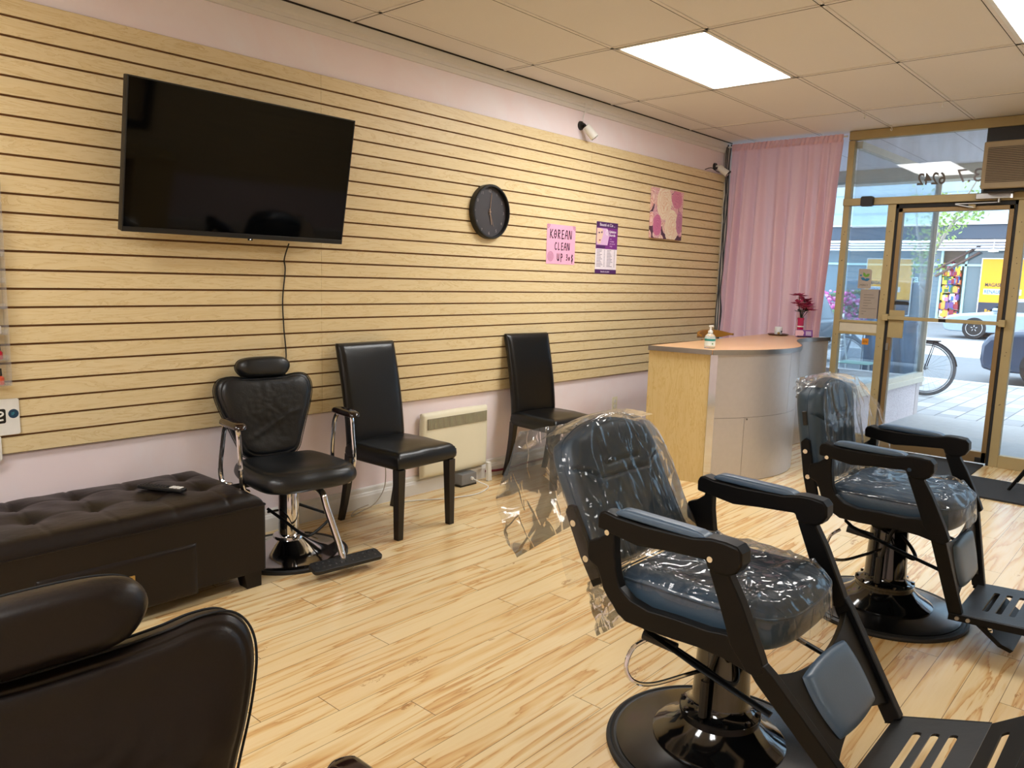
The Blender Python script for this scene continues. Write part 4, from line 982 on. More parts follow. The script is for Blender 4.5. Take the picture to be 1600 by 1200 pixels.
    for s_ in (-1,1):
        xx=s_*.250
        gg=G(Bk); gg.M=Bk@Matrix(((0,0,1,0),(0,1,0,0),(-1,0,0,0),(0,0,0,1)))
        out=[(.026,-.035),(.034,.06),(.030,.20),(.012,.215),(-.006,.205),(-.010,.06),(-.02,-.03)]
        g=G(Bk@Matrix(((0,0,1,0),(0,1,0,0),(1,0,0,0),(0,0,0,1)))); g.plate_with_holes([(-a_,b_) for a_,b_ in out],[],min(xx,xx+s_*.02),max(xx,xx+s_*.02)); br=g.o('back_bracket',BM,t,smooth=0,bevel=.002)
        for yy_ in (.05,.16):
            g=G(Bk); g.cyl((xx+s_*.018,yy_,-.012),(xx+s_*.027,yy_,-.012),.010,seg=12); g.o('screw',M['chrome'],t)
    G(Bk).box(-.255,-.235,.27,.33,-.02,.0).o('recline_catch',M['black_plastic'],t,smooth=0,bevel=.003) if recline<.3 else None
    # levers
    g=G(); g.tube([(-.20,-.01,.372),(-.19,-.09,.345),(-.165,-.15,.31),(-.12,-.16,.305),(-.06,-.12,.33),(-.03,-.05,.38)],.0075,8,smooth=5); g.o('recline_lever',BM,t)
    G().tube([(-.215,.09,.388),(-.200,-.01,.374)],.0155,10).o('lever_grip',M['rubber'],t)
    g=G(T(0,bo,0)); g.tube([(-.075,.0,.29),(-.14,.05,.27),(-.22,.11,.25),(-.26,.15,.26),(-.27,.17,.30),(-.245,.165,.35),(-.21,.14,.375)],.0065,8,smooth=5); g.o('pump_lever',M['chrome'],t)
    g=G(T(0,bo,0)); g.tube([(-.09,-.06,.43),(-.105,-.03,.36),(-.11,.0,.25)],.008,8,smooth=5); g.tube([(-.11,.0,.26),(-.112,.0,.15)],.013,8); g.o('hydraulic_hose',M['black_plastic'],t)
    return t,Bk,bo_,so
def nz(x,y,z,s): return noise.noise(Vector((x*s,y*s,z*s)))
def plastic_covers(t,Bk,bo_,sd,flare,lab_back,lab_seat):
    loc=Matrix.Translation(t.location)@Matrix.Rotation(t.rotation_euler.z,4,'Z')
    # bag over the backrest
    def bag(u,v):
        # u around the front from left edge to right edge, v from the top down
        U=(-1.12 if flare<0 else -.86)+(2.24 if flare<0 else 1.98)*u; W_=v; 
        vv=1.06-2.10*v
        uu=max(-1,min(1,U)); vc=max(-1,min(1,vv)); x,y=bo_(uu,vc)
        ex=max(0,abs(U)-1); x+=math.copysign(ex*.10,U); y+=(vv-vc)*.228
        z=.060 if ex==0 else .060-ex*.55
        if vv>1: z-= (vv-1)*.9
        z+=.004*nz(U*1.3,vv*2.2,sd,2)+.014*max(0,.3-abs(nz(U*1.6,vv*.5,sd+4,2.2)))**2*4+.012*max(0,-vv-.2)*abs(nz(U*4,1,sd,2))
        if flare<0 and U<-.7: k=(-.7-U)/.42; x-=.11*k*k*(v); z-=.03*k
        return (x,y,z)
    g=G(Bk).sheet(bag,90,80)
    def back(u,v):
        x=.27-.54*u; vv=1.09-1.35*v; y=.228+vv*.228
        if flare>0: x=.27-.42*u; vv=1.06-.5*v; y=.228+vv*.228
        k=max(0,(u-.55)/.45) if flare<0 else 0; x2=x-k*(.03+.10*min(1,v*2.2)); z=-.078-.035*v*math.sin(PI*u)+.012*nz(u*4,v*3,sd+9,2)-k*(.09*min(1,v*2)+.012*nz(v*3,u*2,sd,2))
        return (x2,y-.05*k*v,z)
    g.sheet(back,50,50)
    def topc(u,v):
        x=.262-(.524 if flare<0 else .46)*u; return (x*(1-.02*v),  .228+.228*(1.05+.035*math.sin(PI*v))-.045*(2*u-1)**2,-.078+.13*v+.006*nz(u*9,v*2,sd,2))
    g.sheet(topc,50,8)
    if flare<0:
        g.sheet(lambda u,v:(-.24+.24*u,-.02-.16*v,-.07-.03*v+.012*nz(u*4,v*3,sd+20,2)),16,16)
    if flare>0:
        def fl_(u,v): # loose corner standing off the top beside the cushion
            return (.22+.26*u*math.sin(PI*min(1,.12+v*.88))**1.2,.45-.46*v-.05*u+.02*nz(u*3,v*3,3,2),.055+.02*nz(u*4,v*3,7,2)+.10*u*v)
        g.sheet(fl_,20,40)
    o=g.o('plastic_cover',M['film'],smooth=180); o.matrix_world=loc; tag(o,lab_back,'plastic cover')
    # sheet over the seat
    def seat(u,v):
        U=-1.06+2.12*u; V_=-1.18+2.2*v; uu=max(-1,min(1,U)); vc=max(-1,min(1,V_)); x,y=so_(uu,vc)
        ex=max(0,abs(U)-1); ey=max(0,-V_-1)
        z=.590-ex*.35-ey*.52-.028*max(0,-vc-.6)
        e=max(abs(uu),abs(vc)); z-=.030*max(0,e-.88)/.12
        x+=math.copysign(ex*.10,U); y-=ey*.06
        z+=.006*nz(U*1.8+.4*V_,V_*.9,sd,3)+.016*max(0,.25-abs(nz(U*.5+V_*1.5,V_*.3,sd+3,1.8)))**2*8+.012*max(0,.22-abs(nz(U*.6-V_*1.1,U*.3,sd+8,2.0)))**2*9
        return (x,y,z)
    o=G().sheet(seat,110,110).o('plastic_cover',M['film'],smooth=180); o.matrix_world=loc; tag(o,lab_seat,'plastic cover')
t1,Bk1,bo1,so_=barber_chair('nearer black and slate blue barber chair, reclined back wrapped in plastic',(2.075,-2.62,0),0,math.radians(28),'up',.06,(math.radians(37),(.295,.448),.325,math.radians(19)))
plastic_covers(t1,Bk1,bo1,2.3,-1,'clear plastic bag over the reclined back of the nearer barber chair','crumpled clear plastic over the seat of the nearer barber chair')
t2,Bk2,bo2,so_=barber_chair('farther black and slate blue barber chair, upright back, beside the desk',(3.545,-2.70,0),0,math.radians(10),'down',.02,(math.radians(13),(.268,.462),.325,math.radians(4)))
plastic_covers(t2,Bk2,bo2,7.7,1,'clear plastic bag over the upright back of the farther barber chair','crumpled clear plastic over the seat of the farther barber chair')
# ================================================================== reception desk
dz=.945
front=[(4.855,-1.14),(4.98,-1.225),(5.11,-1.30),(5.25,-1.355),(5.42,-1.395),(5.58,-1.41),(5.74,-1.395),(5.90,-1.345),(6.05,-1.27),(6.20,-1.19),(6.34,-1.125),(6.48,-1.075),(6.62,-1.045),(6.76,-1.045),(6.90,-1.065),(7.0,-1.10),(7.10,-1.135)]
dk_=thing('reception_desk','curved reception desk with maple end, grey front and peach top','desk',(0,0,0))
tp=[(4.775,-.70)]+front+[(7.10,-1.085),(7.0,-1.03),(7.0,-.62),(5.9,-.66)]
def off(P,d_):
    Q=[]
    for i,p in enumerate(P):
        a=Vector(P[max(0,i-1)]); b=Vector(P[min(len(P)-1,i+1)]); t_=(b-a).normalized(); Q.append((p[0]+t_.y*d_,p[1]-t_.x*d_))
    return Q
fo=off(front,.014)
g=G(); g.plate_with_holes([(4.765,-.70),(4.845,-1.150)]+fo[1:]+[(7.10,-1.085),(7.0,-1.03),(7.0,-.62),(5.9,-.66)],[],dz-.03,dz); g.o('countertop',M['desk_top'],dk_,smooth=0)
def ribbon(P,z0,z1,th,name,m,**kw):
    g=G(); A=P; B_=off(P,th); g.loft([[(*A[i],z0),(*B_[i],z0),(*B_[i],z1),(*A[i],z1)] for i in range(len(P))]); return g.o(name,m,dk_,**kw)
ribbon(off([(4.845,-1.152)]+front[1:],.013),dz-.032,dz+.002,.005,'metal_edge',M['steel'],smooth=30)
g=G(); g.loft([[(*p,dz-.032),(p[0]-.008,p[1]-.002,dz-.032),(p[0]-.008,p[1]-.002,dz+.002),(*p,dz+.002)] for p in ((4.763,-.70),(4.843,-1.155))]); g.o('metal_edge',M['steel'],dk_,smooth=0)
g=G(); g.loft([[(*p,.0),(p[0]+.02,p[1],.0),(p[0]+.02,p[1],dz-.032),(*p,dz-.032)] for p in ((4.775,-.70),(4.855,-1.145))]); g.o('side_panel',M['desk_wood'],dk_,smooth=0)
ribbon([(4.851,-1.140),(4.895,-1.172)],.0,dz-.033,.006,'corner_trim',M['chrome'],smooth=0)
def between(P,a,b):
    return [p for p in P if a<=p[0]<=b]
# upper and lower front sheets with a seam at 46 cm, as in the desk's cladding
cuts_u=[4.89,5.58,6.62,7.095]; cuts_l=[4.89,5.11,5.90,6.62,7.095]
def interp(xv):
    for p,q in zip(front,front[1:]):
        if p[0]<=xv<=q[0]+1e-9: t_=(xv-p[0])/(q[0]-p[0]); return (xv,p[1]+(q[1]-p[1])*t_)
def dense(a,b):
    n=max(2,int((b-a)/.03)); out=[]
    for i in range(n+1):
        x=a+(b-a)*i/n; y=sum(interp(min(7.099,max(4.856,x+o_)))[1] for o_ in (-.06,-.03,0,.03,.06))/5; out.append((x,y))
    return out
for a_,b_ in zip(cuts_u,cuts_u[1:]): ribbon(dense(a_+.0012,b_-.0012),.468,dz-.033,.004,'front_panel',M['gray_panel'],smooth=40)
for a_,b_ in zip(cuts_l,cuts_l[1:]): ribbon(dense(a_+.0012,b_-.0012),.004,.4655,.004,'front_panel',M['gray_panel'],smooth=40)
ribbon(off(dense(4.89,7.095),-.004),.002,dz-.034,.003,'front_backing',M['gap'],smooth=40)
G().cyl((5.12,-1.311,.455),(5.122,-1.316,.455),.006).o('panel_screw',M['gap'],dk_)
ribbon([(4.878,-1.150),(5.0,-1.232),(5.11,-1.298)],.0,.012,.01,'floor_trim',M['steel'],smooth=0)
G().box(6.97,6.99,-1.06,-.62,0,dz-.034).o('end_panel',M['desk_wood'],dk_,smooth=0)
# things on the desk
sb=thing('sanitizer_bottle','clear hand sanitizer pump bottle on the near corner of the desk','bottle',(4.985,-1.06,dz))
liq=N('sanitizer_gel'); liq.b.inputs['Base Color'].default_value=(.85,.93,.92,1); liq.b.inputs['Roughness'].default_value=.05; liq.b.inputs['Transmission Weight'].default_value=.85; liq.b.inputs['IOR'].default_value=1.35
G().lathe([(.001,0),(.034,0),(.037,.004),(.037,.075),(.032,.09),(.016,.104),(.013,.108),(.001,.108)],28).o('bottle',liq.m,sb)
G().lathe([(.0378,.018),(.0378,.072)],28).o('label',mat('label_white_clear','DDE8E6',.4),sb); G().lathe([(.0382,.052),(.0382,.068)],28).o('label_band',mat('label_teal','2f8f88',.4),sb)
G(T(-.022,-.0315,.034)@WALL).prism(rrect(-.006,.006,-.005,.005,.004),0,.003,ax='z').o('label_mark',mat('label_green','3d8a3d',.4),sb)
g=G(); g.lathe([(.001,.108),(.017,.108),(.017,.122),(.008,.126),(.006,.150),(.001,.150)],20); g.box(-.012,.012,-.008,.008,.150,.160); g.tube([(0,0,.156),(.03,.0,.156),(.042,.0,.148)],.005,8); g.o('pump',M['white_plastic'],sb)
ty=thing('tray','small dark wooden tray on the far part of the desk','tray',(6.86,-.76,dz))
G().lathe([(.001,.0),(.075,.0),(.095,.012),(.09,.014),(.072,.006),(.001,.006)],32).o('dish',mat('tray_brown','5a3420',.3),ty); 
cd_=thing('candle_holder','white glass candle holder standing on the wooden tray','candle',(6.86,-.76,dz+.008))
G().lathe([(.001,0),(.030,.0),(.034,.008),(.034,.066),(.031,.068),(.030,.060),(.001,.058)],28).o('glass',mat('milk_glass','E6EAEE',.15),cd_); G(T(-.012,-.034,.016)@WALL).prism([(-.018,.018),(0,0),(.018,.018)],0,.003,ax='z').o('dark_mark',M['black_plastic'],cd_)
tag(G().sphere((6.80,-.79,dz+.022),.012,10).o('brass_bead',brass),'tiny brass coloured bead on the tray beside the candle','ornament')
fv=thing('flower_vase','slim magenta vase on the desk in front of the curtain','vase',(6.93,-.93,dz))
mg=mat('magenta_glass','B01050',.2,coat=.4)
G().lathe([(.001,0),(.026,0),(.028,.01),(.027,.14),(.031,.165),(.027,.167),(.022,.14),(.001,.13)],24).o('vase',mg,fv)
G().lathe([(.0281,.085),(.0281,.095)],24).o('band',M['white_plastic'],fv)
fl_=thing('silk_flowers','bunch of pink poinsettia flowers standing in the magenta vase','flowers',(6.93,-.93,dz+.135)); fl_.scale=(1.15,1.15,1.15)
pet=mat('poinsettia_pink','A8385E',.6); grn=mat('leaf_dark_green','24362a',.6)
g=G(); gl=G(); stm=G()
rnd=random.Random(4)
for q,(cx,cy,cz) in enumerate(((0,-.02,.17),(-.055,-.02,.12),(.05,-.02,.12),(0,.03,.20),(-.03,-.05,.11),(.07,.0,.15),(-.075,0.0,.14),(.02,-.05,.09))):
    stm.tube([(0,0,0),(cx*.4,cy*.4,cz*.5),(cx,cy,cz)],.0025,5,smooth=3)
    for k_ in range(7):
        a=2*PI*k_/7+q; l=rnd.uniform(.055,.08); w_=.024; el=rnd.uniform(.0,.6)
        dx,dy,dz_=math.cos(a)*math.cos(el),math.sin(a)*math.cos(el),math.sin(el); px,py=-math.sin(a),math.cos(a)
        c0=Vector((cx,cy,cz)); dd=Vector((dx,dy,dz_)); pp_=Vector((px,py,0))
        pts=[c0,c0+dd*l*.45+pp_*w_+Vector((0,0,.004)),c0+dd*l,c0+dd*l*.45-pp_*w_+Vector((0,0,.004))]; mid=c0+dd*l*.5-Vector((0,0,.006))
        V=[g.v(p) for p in pts]; mv=g.v(mid)
        for i in range(4): g.f([V[i],V[(i+1)%4],mv])
for k_ in range(9):
    a=2*PI*k_/9; dd=Vector((math.cos(a),math.sin(a),rnd.uniform(-.1,.3))); pp_=Vector((-math.sin(a),math.cos(a),0)); c0=Vector((0,0,.07)); l=.085
    V=[gl.v(p) for p in (c0,c0+dd*l*.5+pp_*.02,c0+dd*l,c0+dd*l*.5-pp_*.02)]; gl.f(V)
g.o('petals',pet,fl_,smooth=0); gl.o('leaves',grn,fl_,smooth=0); stm.o('stems',grn,fl_)
ch=thing('card_stand','purple business card stand with a face photo beside the vase','card holder',(6.84,-1.005,dz)); ch.rotation_euler=(0,0,math.radians(-52))
G(rotm('X',math.radians(-12))@WALL).box(-.075,.075,.004,.066,0,.003).o('card',mat('card_purple','6b2f86',.45),ch,smooth=0)
g=G(rotm('X',math.radians(-12))@WALL); g.prism([(-.075,.01),(-.01,.01),(.0,.04),(-.01,.062),(-.075,.062)],.003,.0036,ax='z'); g.o('photo',mat('card_photo','D9A9B4',.5),ch,smooth=0)
g=G(rotm('X',math.radians(-12))@WALL); 
for q in range(3): g.box(.015,.062,.046-q*.013,.051-q*.013,.003,.0036)
g.o('printed_lines',wht,ch,smooth=0)
G().prism(rrect(-.06,.06,-.02,.02,.006),0,.014,ax='z').o('stand',mat('stand_plum','3a1c46',.4),ch,smooth=0)
# chair behind the desk
wc=thing('wooden_chair','curved honey wood chair back showing behind the desk','chair',(6.42,-.46,-.01),math.radians(-8))
hw_=mat('honey_wood','B07A2E',.35,noise_amt=.1,noise_scale=12)
g=G(); R=[]
for i in range(25):
    a=-PI/2*1.1+PI*1.1*i/24; x=.235*math.sin(a); y=.10*math.cos(a)+.09; h_=.07*(1-.75*abs(math.sin(a))**4); zc=.985-.03*abs(math.sin(a))**3
    nx,ny=math.sin(a),math.cos(a)
    R.append([(x-nx*.012,y-ny*.012,zc-h_),(x+nx*.012,y+ny*.012,zc-h_),(x+nx*.012,y+ny*.012,zc),(x-nx*.012,y-ny*.012,zc)])
g.loft(R); g.o('back_rail',hw_,wc,smooth=40,bevel=.004)
for s_ in (-1,1):
    G().tube([(s_*.2,.09,.91),(s_*.2,.17,.46),(s_*.2,.2,.0)],.016,8).o('leg',hw_,wc); G().tube([(s_*.19,-.19,.44),(s_*.2,-.2,.0)],.016,8).o('leg',hw_,wc)
G(T(0,0,.44)).pad(squircle(.23,.22,.4),.02,.015,20,20,8).o('seat',hw_,wc,smooth=60); G().box(-.015,.015,.19,.205,.45,.93).o('back_slat',hw_,wc,smooth=0)
# folding stool at the right edge
fs=thing('folding_stool','black folding stool whose thin legs show at the right edge by the mat','stool',(6.33,-2.95,.0125))
for a_,b_ in (((.0,.21,0),(.0,-.12,.62)),((.0,-.21,0),(.0,.12,.62)),((.32,.21,0),(.32,-.12,.62)),((.32,-.21,0),(.32,.12,.62))): G().tube([a_,b_],.011,8).o('leg',M['black_metal'],fs)
G(T(.16,0,.62)).pad(squircle(.19,.15,.3),.03,.01,16,16,8).o('seat',M['leather_black'],fs,smooth=60)
# ================================================================== mirror side (seen only as reflections)
g=G()
for q in range(24):
    z=.61+q*.0762; g.box(XB,6.9,YR,YR+.018,z+.0035,z+.0727)
st(g,'trim_19',M['slat'])
G_=thing('wall_mirror','large dark framed mirror on the slats opposite the television','mirror',(3.0,YR+.02,1.0))
g=G(); 
for q in ((-.45,.45,0,.07),(-.45,.45,1.13,1.2),(-.45,-.38,0,1.2),(.38,.45,0,1.2)): g.box(q[0],q[1],0,.04,q[2],q[3])
g.o('frame',M['dark_wood'],G_,smooth=0,bevel=.004); G().box(-.38,.38,.01,.02,.07,1.13).o('mirror_glass',mat('mirror_silver','EDEFF0',.02,metal=1.),G_,smooth=0)
pf=thing('picture_frame','dark framed picture hanging on the mirror side wall','picture',(2.0,YR+.02,1.75))
g=G(); 
for q in ((-.2,.2,0,.03),(-.2,.2,.47,.5),(-.2,-.17,0,.5),(.17,.2,0,.5)): g.box(q[0],q[1],0,.03,q[2],q[3])
g.o('frame',M['dark_wood'],pf,smooth=0); G().box(-.17,.17,.005,.012,.03,.47).o('print',M['white_paint'],pf,smooth=0)
ws=thing('work_station','maple work counter below the mirror','counter',(3.0,YR+.22,0))
G().box(-.6,.6,-.2,.2,.80,.84).o('top',M['desk_wood'],ws,smooth=0); G().box(-.58,-.2,-.19,.18,0,.80).o('cabinet',M['desk_wood'],ws,smooth=0); G().box(.2,.58,-.19,.18,0,.80).o('cabinet',M['desk_wood'],ws,smooth=0)
# ================================================================== the street
# opposite shop building
bd=thing('shop_building','pale shopfront building across the street with dark canopy band','building',(42.1,0,0))
G().box(.0,4,-30,36,4.46,16).o('upper_siding',mat('blue_white_siding','A9BCC8',.7,noise_amt=.05,noise_scale=.8),bd,smooth=0)
g=G()
for z in (5.1,6.0,6.9,7.8): g.box(-.04,0,-30,36,z,z+.05)
g.o('siding_joint',mat('joint_grey','9fb0bc',.7),bd,smooth=0)
G().box(-.9,0,-30,36,3.74,4.38).o('canopy_band',mat('slate_band','46505e',.6),bd,smooth=0); G().box(-1.0,0,-30,36,4.38,4.46).o('canopy_flashing',M['white_paint'],bd,smooth=0)
g=G()
for q in range(3): g.box(-.22-.18*q,.0,-30,36,3.56-.13*q,3.63-.13*q)
g.o('silver_trim',mat('silver_trim','949297',.35,metal=.4),bd,smooth=0)
G().box(.1,.2,-30,5.25,-.05,3.25).o('glazing',mat('shop_glazing','5d7078',.12,spec=.6),bd,smooth=0); G().box(.1,.2,6.2,36,-.05,3.25).o('glazing',mat('shop_glazing_blue','56707f',.12,spec=.6),bd,smooth=0)
G().box(.45,.55,4.4,7.2,-.05,3.25).o('interior_wall',mat('shop_interior','8d7d70',.8),bd,smooth=0)
g=G()
for y in (6.2,5.15,1.2,11,14.4,-2.4): g.box(0,.15,y-.05,y+.05,-.05,3.25)
g.box(0,.15,-30,36,2.50,2.60); g.o('mullion',mat('mint_aluminium','A9C8C6',.4,metal=.3),bd,smooth=0)
for dz_ in (0,.32): G().tube([(-.1,6.4,2.0+dz_),(-.1,4.6,3.15+dz_)],.055,6).o('stair_rail',mat('rail_brown','6a5650',.6),bd,smooth=0)
G(T(-.65,3.97,0)).lathe([(.001,3.74),(.02,3.74),(.02,3.3),(.18,3.27),(.22,3.15),(.001,3.13)],16).o('canopy_lamp',M['white_plastic'],bd)
def poster(y,z,label,w_=2.14,h_=2.75):
    t=thing('window_poster',label,'poster',(42.05,y,z)); k_=h_/1.48
    om=mat('poster_orange','F0A818',.5); nv=mat('poster_navy','2b3448',.5); M_=FRONT
    G(M_).box(-.05,w_+.05,-.05,h_+.05,0,.01).o('white_border',M['white_paint'],t,smooth=0); G(M_).box(0,w_,.40*k_,h_,.01,.02).o('orange_field',om,t,smooth=0); G(M_).box(0,w_,0,.40*k_,.01,.02).o('navy_band',nv,t,smooth=0)
    text('line','MAGASINEZ SUR',.125*k_,nv,M_@T(.1*k_,.80*k_,.025),t,.001,sx=.78,font_off=.004)
    G(M_).box(.08*k_,min(w_,.9*k_),.60*k_,.74*k_,.02,.025).o('white_strip',M['white_paint'],t,smooth=0)
    text('line','RENAUD-BRAY',.125*k_,mat('poster_blue','2f6f9f',.5),M_@T(.1*k_,.625*k_,.03),t,.001,sx=.78,font_off=.004)
    text('line','Renaud-Bray',.13*k_,om,M_@T(.15*k_,.14*k_,.025),t,.001,sx=.9,font_off=.005)
    return t
poster(4.45,.09,'orange poster across the street, seen through the door glass'); poster(9.6,.05,'orange poster across the street, seen through the sidelight',2.14,2.75)
ss=thing('shop_sign','pale mint shop lettering on the window across the street','sign',(42.1,6.92,1.70))
text('lettering','Renaud-Bray',.52,mat('mint_letters','D4F2EB',.5),FRONT@T(0,0,.02),ss,.002,'RIGHT',sx=.95,font_off=.008)
g=G(); rb=random.Random(11)
ms=[mat('book_%d'%q,c,.6) for q,c in enumerate(('B8502f','2f6fae','D9A04a','8f2f3f','E6E0D4','4a6a3f','C77f9a','6a4a8a','D9D040'))]
for q in range(300):
    g.mi=rb.randrange(9); y=rb.uniform(5.3,6.05); z=rb.choice((.0,.4,.8,1.2,1.6,2.0,2.3))+rb.uniform(0,.1); w_=rb.uniform(.06,.2); g.box(rb.uniform(.02,.12),.2+rb.uniform(0,.1),y,y+w_,z,z+rb.uniform(.15,.35))
o=g.o('book_display',ms,smooth=0); o.location=(42.1,0,0); tag(o,'crowded display of colourful books inside the shop across the street','books',None,'stuff')
g=G(); 
for q in range(400):
    a=rb.uniform(0,2*PI); r=rb.random()**.5; z=rb.uniform(-.7,.5); g.mi=rb.choice((0,0,1,2)); c_=(r*.45*math.cos(a),r*.9*math.sin(a),.95+z*.8); g.sphere(c_,rb.uniform(.03,.07),5)
g.mi=2; g.tube([(0,0,0),(0,0,.6)],.05,6)
o=g.o('flowering_shrub',[mat('bloom_pink','C0559a',.6),mat('bloom_light','D9A0C8',.6),mat('bloom_green','5d7a58',.7)],smooth=0); o.location=(20.6,3.3,-.07); tag(o,'pink and purple flowering shrub on the far pavement','shrub')
# tree
tr=thing('street_tree','young street tree with pale trunk and fresh green leaves','tree',(12.5,-.58,-.02))
bark=mat('pale_bark','B5ADA4',.8,noise_amt=.15,noise_scale=14); lf=mat('spring_leaf','9FBC6C',.6)
G().tube([(0,0,0),(.0,.02,.8),(.0,.08,1.65)],.055,10,smooth=5).o('trunk',bark,tr)
br=[[(0,.08,1.6),(0,.0,1.9),(0,-.22,2.35),(0,-.36,2.7),(0,-.7,3.4)],[(0,.08,1.6),(0,.16,2.0),(0,.24,2.35),(0,.30,2.9)],[(0,-.1,2.1),(0,.0,2.45),(0,.1,2.8)],[(0,-.22,2.35),(0,-.42,2.5),(0,-.6,2.6)],[(0,.12,1.8),(.1,.02,2.1),(.1,-.02,2.6)]]
for q,b_ in enumerate(br): G().tube(b_,[.035,.028,.02,.012,.008] if q<2 else [.014,.01,.006],8,smooth=4).o('branch',bark,tr)
g=G()
for q in range(750):
    b_=rb.choice(br); i=rb.randrange(1,len(b_)); a=Vector(b_[i-1]); c_=Vector(b_[i]); p=a.lerp(c_,rb.random())+Vector((rb.uniform(-.2,.2),rb.uniform(-.14,.14),rb.uniform(-.12,.12)))
    d1=Vector((rb.uniform(-1,1),rb.uniform(-1,1),rb.uniform(-1,1))).normalized(); d2=d1.cross(Vector((rb.uniform(-1,1),rb.uniform(-1,1),rb.uniform(-1,1)))).normalized(); l=rb.uniform(.045,.08)
    V=[g.v(p+Vector(k_)) for k_ in (d1*0,d1*l*.5+d2*l*.3,d1*l,d1*l*.5-d2*l*.3)]; g.f(V)
g.o('leaves',lf,tr,smooth=0)
# bicycle parked on the pavement, rear wheel to the right
bk_=thing('bicycle','grey city bicycle with rear rack parked on the pavement outside','bicycle',(11.3,-.94,-.02))
tyre=mat('grey_tyre','5a5c60',.7); bf_=mat('bike_frame_grey','7d8288',.35,metal=.5)
def wheel(y,name):
    z=.375; R=.345
    w_=G().tube([(0,y+R*math.cos(2*PI*i/48),z+R*math.sin(2*PI*i/48)) for i in range(48)],.022,8,closed=True).o(name,tyre,bk_)
    G().tube([(0,y+(R-.035)*math.cos(2*PI*i/48),z+(R-.035)*math.sin(2*PI*i/48)) for i in range(48)],.009,6,closed=True).o('rim',M['steel'],w_)
    g=G()
    for i in range(24):
        a=2*PI*i/24; g.tube([(.02*(-1)**i,y,z),(0,y+(R-.035)*math.cos(a),z+(R-.035)*math.sin(a))],.0015,4)
    g.cyl((-.04,y,z),(.04,y,z),.022); g.o('spokes',M['steel'],w_)
wheel(0,'wheel'); wheel(1.07,'wheel')
g=G(); BB=(0,.44,.32); ST=(0,.30,.88); HT=(0,.95,.86)
for a_,b_,r in (((.05,0,.375),BB,.009),((-.05,0,.375),BB,.009),((.05,0,.375),(0,.31,.84),.009),((-.05,0,.375),(0,.31,.84),.009),(BB,ST,.016),(BB,(0,.97,.76),.018),((0,.32,.80),HT,.016),(HT,(0,.97,.74),.018),((0,.97,.76),(.04,1.07,.375),.011),((0,.97,.76),(-.04,1.07,.375),.011)): g.tube([a_,b_],r,8)
g.o('frame',bf_,bk_)
g=G(); g.box(-.06,.06,-.14,.26,.735,.75); g.tube([(.05,-.08,.73),(.05,0,.39)],.006,6); g.tube([(-.05,-.08,.73),(-.05,0,.39)],.006,6); g.o('rear_rack',M['black_metal'],bk_,smooth=0)
g=G(); g.tube([(.0,-.345*0+0-.37*math.cos(a),.375+.37*math.sin(a)) for a in [PI*.05+PI*.6*i/12 for i in range(13)]],.018,6,flat=.3); g.o('mudguard',M['black_metal'],bk_)
G(T(0,.28,.95)).pad(lambda u,v:(.07*u*(1-.5*max(0,v)),.13*v),.03,.02,12,12,6).o('saddle',M['black_plastic'],bk_); G().tube([ST,(0,.285,.95)],.013,8).o('seat_post',M['steel'],bk_)
G().tube([(.28,.86,1.02),(.2,.93,1.03),(0,.95,1.0),(-.2,.93,1.03),(-.28,.86,1.02)],.012,8,smooth=3).o('handlebar',M['black_metal'],bk_)
g=G(); g.cyl((-.06,.44,.32),(-.055,.44,.32),.09); g.tube([(-.07,.44,.32),(-.075,.27,.30)],.008,6); g.tube([(.07,.44,.32),(.075,.61,.34)],.008,6); g.box(-.13,-.05,.22,.30,.285,.31); g.o('crank_set',M['black_metal'],bk_)
